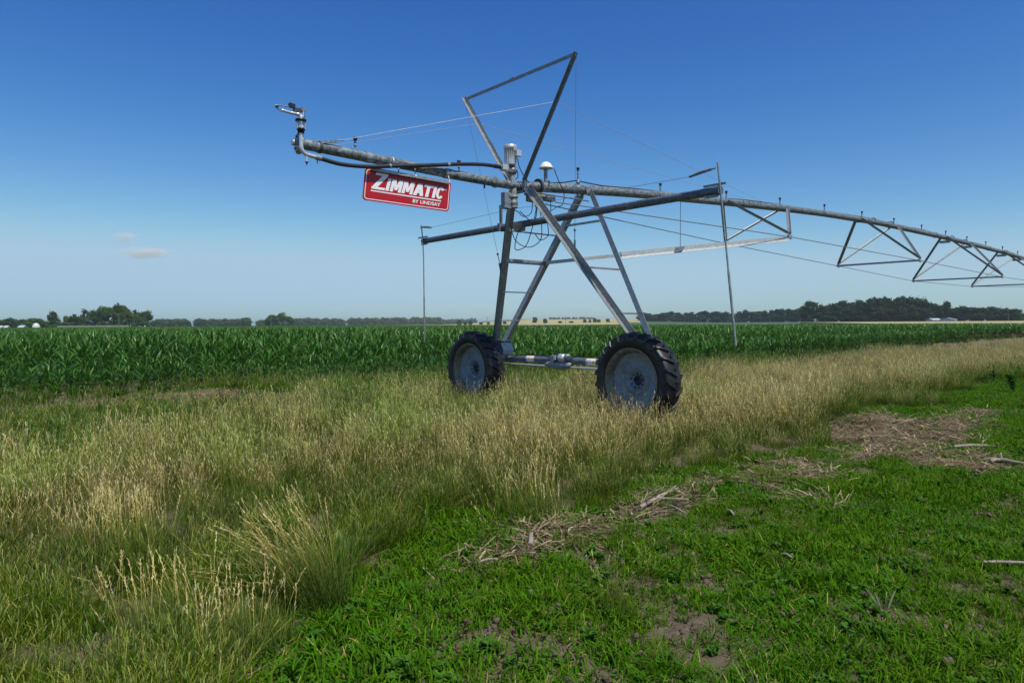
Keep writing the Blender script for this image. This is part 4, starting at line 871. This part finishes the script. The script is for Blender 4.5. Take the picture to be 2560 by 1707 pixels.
for j in ind:
    o = bpy.data.objects.new('maize_plant', CORN[j % len(CORN)].data); COL.objects.link(o); s_ = float(edge_s[j])
    o.location = (x[j], y[j], float(gz(x[j], y[j]))); o.rotation_euler = (rnd.gauss(0, .06), rnd.gauss(0, .06), rnd.uniform(0, 6.28)); o.scale = (s_, s_, s_*rnd.uniform(.92, 1.05))
    tag(o, 'young green maize plant in the front rows at the near edge of the field', 'maize plant', 'maize plants along the near edge of the field')
o = scatter('maize_crop', xyz(x[rest], y[rest]), CORN, edge_s[rest], np.clip(rng.normal(.12, .12, rest.sum()), 0, .5), .06); tag(o, 'dense green maize crop filling the field behind the front rows', 'maize', kind='stuff')
x, y = rows(-1, 1, -1, 1, .76, 1, 6); A, B = np.meshgrid(np.arange(-500, 320, 2.2), np.arange(10, 440, 2.2)); X = A.ravel()*cd-B.ravel()*sdn*0+0*A.ravel(); X = A.ravel(); Y = B.ravel()
k = (np.abs(X) < Y*.80+8) & in_field(X, Y) & (np.hypot(X, Y) >= 60.5); X, Y = X[k], Y[k]
o = scatter('distant_maize', xyz(X, Y), PATCH, U_(.95, 1.06, len(X)), np.clip(.15+.5*(vnoise(X, Y, 60, 41)-.3), 0, .7), 0.01); tag(o, 'far part of the green maize field reaching to the trees', 'maize', kind='stuff')

# single weeds and tussocks
def weed_thing(px, py, h, label, nm='leafy_weed', n=5, lf=22, lw=.035, ll=.09):
    p = gpt(px, py); ob = weed_clump(0, h, n, lf, lw, ll); ob.name = nm; COL.objects.link(ob); ob.location = (p[0], p[1], float(gz(p[0], p[1]))); tag(ob, label, 'weed')
weed_thing(425, 1222, .44, 'bushy leafy green weed standing in the tan grass at left', lw=.04, ll=.075, lf=26)
weed_thing(715, 1392, .28, 'small bright green parsley like weed in the near short grass', n=9, lw=.022, ll=.05, lf=26)
weed_thing(2294, 1014, .30, 'small dark weed with a leafy top by the straw at right', n=3, lf=14, lw=.04, ll=.09)
weed_thing(2535, 985, .62, 'tall broad leaved weed at the right edge of the picture', n=6, lf=20, lw=.05, ll=.14)
weed_thing(1033, 1135, .44, 'slender green weed in the grass below the left wheel', n=3, lf=26, lw=.02, ll=.07)
weed_thing(897, 1090, .34, 'leafy green weed in the tan grass below the sign', n=7, lf=16, lw=.03, ll=.07)
weed_thing(2005, 1075, .60, 'bright green leafy grass clump in the tan grass right of the near wheel', 'grass_clump', n=22, lf=4, lw=.018, ll=.20)
weed_thing(1722, 1040, .52, 'green leafy clump just right of the near wheel', 'grass_clump', n=16, lf=5, lw=.02, ll=.16)
weed_thing(2480, 960, .55, 'leafy weed left of the tall weed at the right edge', n=5, lf=18, lw=.04, ll=.11)
weed_thing(2380, 930, .45, 'slim leafy weed in the tan grass near the right edge', n=3, lf=16, lw=.035, ll=.10)
def tussock(px, py, n, hgt, az0, lean, label, spread=.16, heads=.16):
    p = gpt(px, py); s = Strips(); a = U_(0, 6.283, n); d = spread*np.sqrt(U_(0, 1, n)); B = np.stack([d*np.cos(a), d*np.sin(a), -.01*np.ones(n)], -1)
    m = int(n*heads); az = rng.normal(az0, .5, m); l0 = np.abs(rng.normal(lean*.45, .22, m)); l1 = l0+np.abs(rng.normal(lean*.6, .3, m)); g = U_(0, 1, m)
    P = s.blades(B[:m], az, U_(hgt*.7, hgt*1.1, m), U_(.002, .0028, m), l0, l1, 'stem', 6, .3, 0, g, 0)
    tip = P[:, -1]; dr = tip-P[:, -2]; dr /= np.linalg.norm(dr, axis=1)[:, None]
    for j in range(11): s.blades(tip-dr*U_(0, .12, m)[:, None], az+U_(-.9, .9, m), U_(.010, .026, m), U_(.0018, .003, m), l1+U_(-.3, .3, m), l1+U_(0, .7, m), 'head', 2, .7, 0, g, .5)
    s.blades(B, rng.normal(az0, 1.3, n), U_(.15, hgt*.75, n), U_(.0025, .004, n), U_(.05, .5, n), U_(.5, 1.4, n), 'bluegrass', 6, .9, 0)
    ob = s.build('grass_tussock'); ob.location = (p[0], p[1], float(gz(p[0], p[1]))); tag(ob, label, 'grass tussock')
tussock(800, 1530, 620, .70, math.pi*.93, 1.05, 'large seeding grass tussock leaning left beside the lawn', .19, .2)
tussock(600, 1640, 700, .42, math.pi*.6, .45, 'upright grass tussock nearest the bottom edge', .24, .07)
tussock(420, 1610, 520, .48, math.pi*.8, .6, 'sparser seeding tussock left of the nearest one', .24, .09)
tussock(905, 1235, 240, .62, .15, .9, 'bent over dry grass tussock lying to the right', .14)
tussock(1330, 1300, 420, .42, 1.6, .2, 'green tussock at the edge of the straw by the lawn', .30)
tussock(330, 1430, 460, .55, 2.4, .3, 'seeding tussock in the left foreground', .25)
# sticks and stalk pieces lying about
def stick(px0, py0, px1, py1, r, label, nm='stick', forks=()):
    a, b = gpt(px0, py0), gpt(px1, py1); m = MB(); A = Vector((a[0], a[1], float(gz(a[0], a[1]))+r+.03)); B = Vector((b[0], b[1], float(gz(b[0], b[1]))+r+.035))
    mid = A.lerp(B, .5)+Vector((0, 0, .012)); o3 = A.copy()
    m.tube([p-o3 for p in (A, A.lerp(mid, .5)+Vector((.004, 0, .002)), mid, mid.lerp(B, .5)-Vector((.003, 0, 0)), B)], [r, r*.95, r, r*.8, r*.7], 'wood', 8)
    for t, dx, dy, dz, rr in forks: q = A.lerp(B, t)-o3; m.tube([q, q+Vector((dx, dy, dz))], [rr, rr*.6], 'wood', 7)
    ob = m.build(nm); ob.location = o3; tag(ob, label, 'stick')
stick(2458, 1427, 2640, 1432, .010, 'pale straight stalk lying on the grass at the right edge')
stick(1600, 1288, 1695, 1238, .017, 'forked grey branch lying on the straw', forks=((.45, .22, -.12, .02, .013), (.7, .10, .10, .05, .008)))
stick(1665, 1275, 1715, 1300, .012, 'short tan stalk piece beside the forked branch')
stick(2385, 1122, 2470, 1124, .022, 'long weathered log piece among the straw at right', forks=((.9, .15, 0, .0, .01),))
stick(2335, 1082, 2384, 1098, .012, 'dark thin stick pointing into the green clump at right')
stick(2470, 1160, 2560, 1172, .020, 'thick grey branch at the right edge of the straw', forks=((.4, .2, .3, .03, .012),))
stick(2476, 1168, 2500, 1164, .020, 'pale chunk of wood by the thick branch')
stick(1820, 1290, 1835, 1302, .012, 'small pale stalk chip lying in the green grass')
stick(1325, 1388, 1330, 1362, .020, 'upright grey stalk stub in the straw heap')
stick(1952, 1402, 1982, 1414, .010, 'short split stalk lying in the lawn')
stick(1190, 1432, 1245, 1422, .008, 'thin pale stalk at the left end of the straw')
def stubble(px, py):
    p = gpt(px, py); m = MB()
    for k in range(13):
        a = k*.48+rnd.random(); l = rnd.uniform(.10, .17); t = rnd.uniform(.3, .75); m.tube([(0, 0, 0), (l*math.sin(t)*math.cos(a), l*math.sin(t)*math.sin(a), l*math.cos(t))], [.0032, .0016], 'wood', 5)
    ob = m.build('stubble_tuft'); ob.location = (p[0], p[1], float(gz(p[0], p[1]))); tag(ob, 'dry spiky stubble tuft standing in the lawn', 'stubble tuft')
stubble(2212, 1548)
#TREES
def tree_meshes(i, H, Wd, kind='foliage', open_=0.0, nleaf=3200):
    m = MB(); th = H*.45; m.tube([(0, 0, -.3), (.1, 0, th*.5), (0, .1, th), (.1, 0, H*.8)], [H*.03, H*.024, H*.018, H*.006], 'bark', 7)
    s = Strips(); nl = 16; lob = []
    for k in range(nl):
        z = rng.uniform(.10, .90)*H; rr = Wd/2*math.sqrt(max(.05, 1-((z/H-.5)/.55)**2))*rng.uniform(.35, .9); a = rng.uniform(0, 6.28)
        c = np.array([rr*math.cos(a), rr*math.sin(a), z]); R0 = rng.uniform(.17, .28)*min(H, Wd)*1.05; lob.append((c, R0))
        m.tube([(0, 0, th*rng.uniform(.4, .9)), tuple(c*.5+np.array([0, 0, th*.35])), tuple(c)], [H*.012, H*.008, H*.003], 'bark', 5)
    lob.append((np.array([0, 0, H*.86]), .16*min(H, Wd))); lob.append((np.array([0, 0, H*.5]), .3*Wd))
    per = nleaf//len(lob)
    for c, R0 in lob:
        d = rng.normal(0, 1, (per, 3)); d /= np.linalg.norm(d, axis=1)[:, None]; rad = R0*(rng.random(per)**.35)*(1+.25*rng.normal(0, 1, per)*.6)
        C = c+d*rad[:, None]*np.array([1.15, 1.15, .85]); C[:, 2] = np.maximum(C[:, 2], .25)
        u = rng.normal(0, 1, (per, 3)); A = np.cross(d+u*.7, [0, 0, 1.]); A /= np.linalg.norm(A, axis=1)[:, None]+1e-6; B = np.cross(A, d+u*.5); B /= np.linalg.norm(B, axis=1)[:, None]+1e-6
        sz = rng.uniform(.24, .50, (per, 1))*(H/13)**.5; s.quads(C, A*sz*1.2, B*sz*.8, kind, np.full(per, rng.random()), np.full(per, rng.random())*.5+rng.random(per)*.5)
    cr_ = s.build('crown', link=False, smooth=False); tk = m.build('trunk', link=False); return tk.data, cr_.data
TV = {k: [tree_meshes(i, *a) for i in range(3)] for k, a in {'round': (12, 11), 'tall': (13, 7.5), 'small': (5, 5), 'bush': (2.2, 3.2)}.items()}
for k_, a_ in (('round', (12, 11)), ('tall', (13, 7.5)), ('small', (5, 5))): TV[k_+' dark'] = [tree_meshes(i, *a_, 'foliage_shaded') for i in range(3)]  # same tree shapes again, in the foliage with shade in its colour
TV['pale'] = [tree_meshes(0, 11, 7, 'foliage_pale', 0, 1300)]; TV['open'] = [tree_meshes(0, 12, 8, 'foliage', 0, 1300), tree_meshes(1, 12, 8, 'foliage', 0, 1800)]
BASE = {'round': 12, 'tall': 13, 'small': 5, 'bush': 2.2, 'pale': 11, 'open': 12}; BW = {'round': 11, 'tall': 7.5, 'small': 5, 'bush': 3.2, 'pale': 7, 'open': 8}
def tree(px, D, hpx, wpx, kind, label, group=None, cat='tree', nm='tree'):
    """tree at photo column px, D metres off, about hpx x wpx photo pixels large"""
    x, y = dist_pt(px, D); H = hpx/F*y+(1.4 if px < 1150 else .6); Wd = wpx/F*y
    r = empty(nm, (x, y, float(gz(x, y))), rnd.uniform(0, 6.28)); r.scale = (Wd/BW[kind], Wd/BW[kind], H/BASE[kind]); tag(r, label, cat, group)
    tk, cw = rnd.choice(TV[kind+' dark' if (px > 1580 and kind+' dark' in TV) else kind]);  # right-hand trees take the copies darkened to read as shaded
    for n_, me in (('trunk', tk), ('crown', cw)):
        o = bpy.data.objects.new(n_, me); COL.objects.link(o); o.parent = r
    return r
G1 = 'trees of the farmstead grove on the left'
for px, D, h, w_, k, lab in [(258, 455, 50, 36, 'round', 'big dense tree at the left of the tall grove'), (292, 460, 54, 40, 'round', 'tallest dense tree in the middle of the left grove'), (312, 470, 52, 30, 'round', 'tall dense tree just right of the utility pole in the left grove'),
      (236, 462, 40, 30, 'round', 'lower dense tree on the left flank of the left grove'), (338, 465, 44, 26, 'open', 'paler open tree near the right end of the left grove'), (363, 460, 38, 28, 'round', 'rounded tree at the right end of the left grove'),
      (213, 480, 44, 22, 'pale', 'pale half bare tree left of the big grove'), (186, 475, 34, 26, 'open', 'open crowned tree left of the pale tree'), (202, 478, 30, 18, 'open', 'small open tree beside the pale tree'),
      (134, 480, 40, 22, 'open', 'lone tree with two tufts standing above the bushes'), (166, 490, 26, 12, 'small', 'little upright tree left of the open trees'), (80, 520, 22, 42, 'round', 'broad tree behind the white dome'), (20, 500, 22, 44, 'round', 'broad tree at the left edge of the picture'), (52, 505, 19, 30, 'round', 'rounded tree near the left edge behind the sheds'),
      (108, 455, 13, 26, 'small', 'yellow green bush right of the white dome'), (132, 452, 14, 26, 'small', 'rounded bush under the lone two tufted tree'), (72, 458, 12, 24, 'small', 'light green bush left of the white dome'), (160, 470, 11, 24, 'small', 'light bush behind the left end of the fence'),
      (686, 620, 26, 34, 'round', 'rounded tree left of centre beside a utility pole'), (702, 620, 31, 26, 'round', 'taller tree at the right of the small clump left of centre'), (725, 625, 22, 24, 'round', 'yellow green tree right of the small clump left of centre'), (672, 625, 22, 20, 'round', 'small tree at the left of the clump left of centre'), (617, 760, 20, 26, 'round', 'tree at the end of the far left wood')]:
    tree(px, D, h, w_, k, lab)
G2 = 'trees of the shelter belt right of the tower'
BEL = [(1608, 800, 20, 24), (1624, 800, 18, 18), (1645, 790, 17, 20), (1662, 780, 19, 20), (1676, 780, 23, 14), (1695, 770, 22, 20), (1714, 765, 20, 16), (1730, 755, 24, 18), (1748, 750, 24, 14), (1764, 745, 27, 14), (1778, 745, 22, 14), (1791, 735, 27, 18), (1812, 725, 23, 18), (1830, 715, 22, 16), (1848, 705, 27, 20), (1866, 700, 29, 16), (1880, 690, 25, 14), (1897, 680, 28, 20), (1915, 670, 27, 16), (1928, 660, 31, 16), (1942, 650, 31, 18), (1958, 640, 31, 18), (1975, 630, 32, 16), (1992, 620, 33, 18)]
for i, (px, D, h, w_) in enumerate(BEL): tree(px, D, h+1, w_*1.35, 'tall' if i % 3 else 'round', 'dark green tree in the even part of the shelter belt right of the tower', G2)
for px, D, h, w_ in [(1640, 790, 10, 30), (1690, 770, 12, 34), (1740, 750, 12, 34), (1790, 730, 12, 34), (1840, 710, 13, 34), (1890, 690, 14, 36), (1940, 655, 15, 36), (1985, 630, 16, 36)]:
    tree(px, D-8, h, w_, 'small', 'low dark bush along the foot of the shelter belt', 'bushes at the foot of the shelter belt', 'bush', 'bush')
tree(2022, 480, 52, 40, 'open', 'tallest tree with a spreading top where the belt meets the wood'); tree(2016, 478, 40, 34, 'round', 'broad dark tree below the tallest spreading tree')
G3 = 'trees of the dark wood on the right'
for px, h, w_ in [(2055, 40, 34), (2080, 44, 34), (2105, 51, 38), (2130, 48, 36), (2150, 52, 34), (2175, 56, 36), (2200, 57, 36), (2222, 55, 34), (2245, 58, 40), (2270, 58, 36), (2292, 55, 34), (2312, 52, 30)]:
    tree(px, 450+rnd.uniform(-8, 20), h, w_*1.15, 'round', 'tall dark tree in the solid wood on the right', G3); tree(px+10, 440, h*.6, w_, 'round', 'lower dark tree along the front of the wood on the right', 'front trees of the wood on the right')
for px, h, w_, k, lab in [(2335, 44, 26, 'round', 'dark tree right of the gap in the right hand wood'), (2352, 38, 24, 'round', 'dark tree behind the long white roof'), (2368, 50, 18, 'open', 'thin open topped tree rising above the farm roofs'), (2392, 34, 30, 'round', 'rounded dark tree right of the gabled house'),
      (2408, 36, 30, 'round', 'dark tree with a pointed top right of the house'), (2430, 34, 32, 'round', 'rounded tree in the middle of the far right row'), (2455, 33, 32, 'round', 'wide dark tree in the far right row'), (2480, 34, 34, 'round', 'flat topped dark tree near the right pole'), (2508, 30, 30, 'round', 'dark tree left of the right pole'), (2532, 28, 34, 'round', 'last big dark tree near the right edge')]:
    tree(px, 470, h, w_*1.2, k, lab)
for px, D, h, w_, lab in [(1337, 700, 13, 12, 'small round tree on the wheat field between the legs'), (1363, 640, 11, 10, 'small bush tree right of the round one between the legs'), (1462, 680, 7, 8, 'small dark bush left of the right wheel legs'), (1475, 690, 6, 7, 'tiny bush beside the small dark bush'), (1487, 690, 9, 9, 'small pale tree in front of the right hand wheel legs'), (1497, 690, 7, 9, 'little bush right of the small pale tree'), (1520, 690, 8, 10, 'dark bush seen between the right hand legs'),
      (1148, 620, 9, 10, 'bush on the yellow field left of the ladder, leftmost'), (1163, 620, 8, 8, 'bush on the yellow field left of the ladder, second'), (1176, 610, 9, 9, 'bush on the yellow field left of the ladder, third'), (1203, 600, 6, 8, 'low bush on the yellow field near the pole'), (1221, 600, 5, 7, 'low bush at the foot of the pole left of the ladder'), (1262, 610, 6, 8, 'low dark bush seen through the ladder'), (1400, 640, 5, 9, 'low bush on the yellow field near the middle'), (1428, 660, 4, 12, 'low dark hedge piece on the yellow field')]:
    tree(px, D, h, w_, 'small', lab, None, 'bush', 'bush')
# far woods that read as one mass
def farwood(name, segs, label):
    P = []; S = []; Z = []
    for x0, x1, D0, D1, hp in segs:
        n = int((x1-x0)/3.2)
        for k in range(n):
            t = rng.random(); px = x0+(x1-x0)*t; D = D0+(D1-D0)*t+rng.uniform(-15, 40); X, Y = dist_pt(px, D); P.append((X, Y, float(gz(X, Y)))); hh = hp*rng.uniform(.72, 1.12)/F*Y; S.append(hh/11); Z.append(hh/12/(hh/11))
    vs = []
    for tk, cw in TV['round']: vs.append(bpy.data.objects.new('far_crown', cw))
    o = scatter(name, np.array(P), vs, np.array(S), np.clip(rng.normal(.2, .2, len(P)), 0, .8), 0, np.array(Z)); tag(o, label, 'wood', kind='stuff')
farwood('far_wood', [(-60, 240, 620, 700, 15), (380, 620, 900, 950, 19), (560, 700, 1000, 1050, 14), (740, 1110, 1150, 1250, 18), (1080, 1200, 1700, 1800, 12), (2530, 2800, 600, 600, 20)], 'far hazy line of woodland along the horizon on the left')
farwood('distant_wood', [(1375, 1490, 1650, 1700, 7), (1200, 1330, 1800, 1800, 4)], 'thin dark line of far trees beyond the yellow field')
# poles
def pole(px, D, hpx, label, arm=True, tower=False):
    x, y = dist_pt(px, D); H = hpx/F*y; r = empty('utility_pole', (x, y, float(gz(x, y))), 0); tag(r, label, 'utility pole', 'utility poles along the horizon')
    m = MB(); m.tube([(0, 0, -.5), (0, 0, H)], [.20, .14], 'pole', 8); m.build('pole', r)
    if arm: m = MB(); m.box((0, -.14, H*.93), (2.4, .12, .14), 'pole', Matrix.Rotation(.5, 3, 'Z')); [m.lathe([(0, .05), (.15, .06), (.2, 0)], 'dark', 6, (k*.95*math.cos(.5), k*.95*math.sin(.5)-.14, H*.93+.07), 'z') for k in (-1, 0, 1)]; m.build('crossarm', r)
pole(297, 425, 40, 'thin utility pole in front of the tall left grove', False); pole(678, 560, 26, 'utility pole beside the small clump left of centre'); pole(980, 620, 24, 'utility pole with crossarm left of the left drop pole'); pole(1218, 560, 22, 'utility pole with crossarm left of the ladder'); pole(1414, 560, 21, 'utility pole between the ladder and the right hand legs')
pole(1713, 560, 20, 'utility pole before the left part of the shelter belt', False); pole(1825, 540, 22, 'utility pole before the belt just left of the right drop pole', False); pole(1924, 500, 23, 'utility pole before the middle of the shelter belt', False); pole(1994, 480, 23, 'utility pole before the tallest tree of the belt', False); pole(2521, 450, 21, 'utility pole before the last trees at the right edge', False); pole(777, 640, 8, 'short post by the yellow field left of centre', False)
# farm buildings, dome, fence
def shed(name, px, D, wpx, hpx, label, rz=0, dep=5.0):
    x, y = dist_pt(px, D); W = wpx/F*y; H = hpx/F*y+(1.2 if px < 1150 else .3); r = empty(name, (x, y, float(gz(x, y))), rz); tag(r, label, name.replace('_', ' '))
    m = MB(); m.box((0, 0, H*.28), (W, dep, H*.6), 'siding'); m.build('wall', r)
    m = MB(); m.prism([(-W/2-.3, -dep/2-.3, H*.57), (W/2+.3, -dep/2-.3, H*.57), (W/2+.3, 0, H), (-W/2-.3, 0, H)], (0, .0, .12), 'roof'); m.prism([(-W/2-.3, dep/2+.3, H*.57), (W/2+.3, dep/2+.3, H*.57), (W/2+.3, 0.01, H), (-W/2-.3, 0.01, H)], (0, 0, .12), 'roof')
    for s in (-1, 1): m.prism([(s*W/2, -dep/2, H*.58), (s*W/2, dep/2, H*.58), (s*W/2, 0, H)], (-s*.1, 0, 0), 'siding')
    m.build('roof', r)
    m = MB(); m.box((-W*.2, -dep/2-.02, H*.26), (W*.12, .06, H*.42), 'dark'); m.build('door', r)
    m = MB(); m.box((W*.2, -dep/2-.02, H*.34), (W*.14, .06, H*.2), 'dark'); m.build('window', r)
shed('farm_shed', 2335, 425, 23, 7.5, 'long low shed with a pale roof under the right hand wood', .1); shed('farm_house', 2371, 425, 18, 8.5, 'white gabled house under the thin open tree', .75, 7)
shed('farm_shed', 57, 436, 10, 5.5, 'pale grey shed left of the white dome', .2); shed('trailer', 17, 434, 7, 5, 'small white trailer near the left edge', .1, 2.4); shed('trailer', 4, 434, 8, 5, 'white trailer at the very left edge', -.1, 2.4)
x, y = dist_pt(90, 434); r = empty('dome_tank', (x, y, 0)); tag(r, 'white domed tank standing at the left edge of the field', 'tank')
m = MB(); m.lathe([(0, 1.7), (1.7, 1.75), (2.6, 1.45), (3.2, .9), (3.45, .3), (3.48, 0)], 'siding', 28, (0, 0, .1), 'z'); m.build('dome', r); m = MB(); m.lathe([(3.5, .2), (3.65, .2), (3.65, 0)], 'dark', 12, (0, 0, 0), 'z'); m.build('hatch', r)
xa, ya = dist_pt(143, 436); xb, yb = dist_pt(324, 430); fr = empty('board_fence', (xa, ya, 0), math.atan2(yb-ya, xb-xa)); tag(fr, 'long low grey board fence in front of the left grove', 'fence')
Lf = math.hypot(xb-xa, yb-ya); m = MB()
for k in range(int(Lf/.5)): m.box((k*.5+.25, 0, 1.2+.05*math.sin(k*.7)), (.44, .05, 1.9), 'fence')
m.box((Lf/2, .06, .5), (Lf, .06, .1), 'fence'); m.build('board_panel', fr)
for k in range(0, int(Lf), 3): m = MB(); m.box((k, .14, 1.2), (.15, .12, 2.5), 'fence'); m.build('post', fr)
x, y = dist_pt(362, 432); r = empty('marker_post', (x, y, 0)); tag(r, 'small white post right of the left grove', 'post'); m = MB(); m.box((0, 0, .8), (.6, .4, 1.6), 'siding'); m.lathe([(1.6, .25), (1.9, .2), (2.0, 0)], 'siding', 10, (0, 0, 0), 'z'); m.build('marker_body', r)
#CLOUDS
def cloudmat():
    m = bpy.data.materials.new('cloud vapour'); m.use_nodes = True; nt = m.node_tree; nt.nodes.remove(nt.nodes['Principled BSDF']); L = nt.links.new
    pv = N(nt, 'ShaderNodeVolumePrincipled'); pv.inputs['Color'].default_value = (1, .97, .96, 1); pv.inputs['Anisotropy'].default_value = -.4
    tc = N(nt, 'ShaderNodeTexCoord'); n = N(nt, 'ShaderNodeTexNoise'); n.inputs['Scale'].default_value = 2.3; n.inputs['Detail'].default_value = 5; L(tc.outputs['Object'], n.inputs['Vector'])
    ln = N(nt, 'ShaderNodeVectorMath', operation='LENGTH'); L(tc.outputs['Object'], ln.inputs[0])
    a = N(nt, 'ShaderNodeMath', operation='SUBTRACT'); a.inputs[0].default_value = 1.0; L(ln.outputs['Value'], a.inputs[1])
    b = N(nt, 'ShaderNodeMath', operation='MULTIPLY_ADD'); L(n.outputs[0], b.inputs[0]); b.inputs[1].default_value = 2.2; b.inputs[2].default_value = -1.15
    c = N(nt, 'ShaderNodeMath', operation='ADD'); L(a.outputs[0], c.inputs[0]); L(b.outputs[0], c.inputs[1])
    d = N(nt, 'ShaderNodeMath', operation='MULTIPLY', use_clamp=False); L(c.outputs[0], d.inputs[0]); d.inputs[1].default_value = .012
    e = N(nt, 'ShaderNodeMath', operation='MAXIMUM'); L(d.outputs[0], e.inputs[0]); e.inputs[1].default_value = 0
    L(e.outputs[0], pv.inputs['Density']); L(pv.outputs[0], nt.nodes['Material Output'].inputs['Volume']); return m
CM = cloudmat()
for px, py, wp, hp, lab in [(311, 593, 62, 28, 'small faint cloud, the upper of the two wisps at left'), (364, 632, 132, 26, 'long faint cloud, the lower of the two wisps at left')]:
    D = 6000; d = ray(px, py); p = CP+d*(D/d[1]); bm = bmesh.new(); bmesh.ops.create_icosphere(bm, subdivisions=3, radius=1); me = bpy.data.meshes.new('cloud'); bm.to_mesh(me); bm.free(); me.materials.append(CM)
    o = bpy.data.objects.new('cloud', me); COL.objects.link(o); o.location = p; o.scale = (wp/F*D*.62, wp/F*D*.35, hp/F*D*.62); tag(o, lab, 'cloud')
#HAZE
def haze():
    m = bpy.data.materials.new('haze'); m.use_nodes = True; nt = m.node_tree; nt.nodes.remove(nt.nodes['Principled BSDF'])
    pv = N(nt, 'ShaderNodeVolumePrincipled'); pv.inputs['Color'].default_value = (.80, .88, 1, 1); pv.inputs['Density'].default_value = .00018; pv.inputs['Anisotropy'].default_value = .3
    nt.links.new(pv.outputs[0], nt.nodes['Material Output'].inputs['Volume'])
    b = MB(); b.box((0, 0, 19.5), (19000, 19000, 43), 'dark'); o = b.build('haze'); o.data.materials.clear(); o.data.materials.append(m); tag(o, kind='stuff')
haze()
for o in list(sc.objects):
    if o.type == 'MESH' and o.name.startswith('haze'): o['label'] = 'thin pale haze over the far fields'
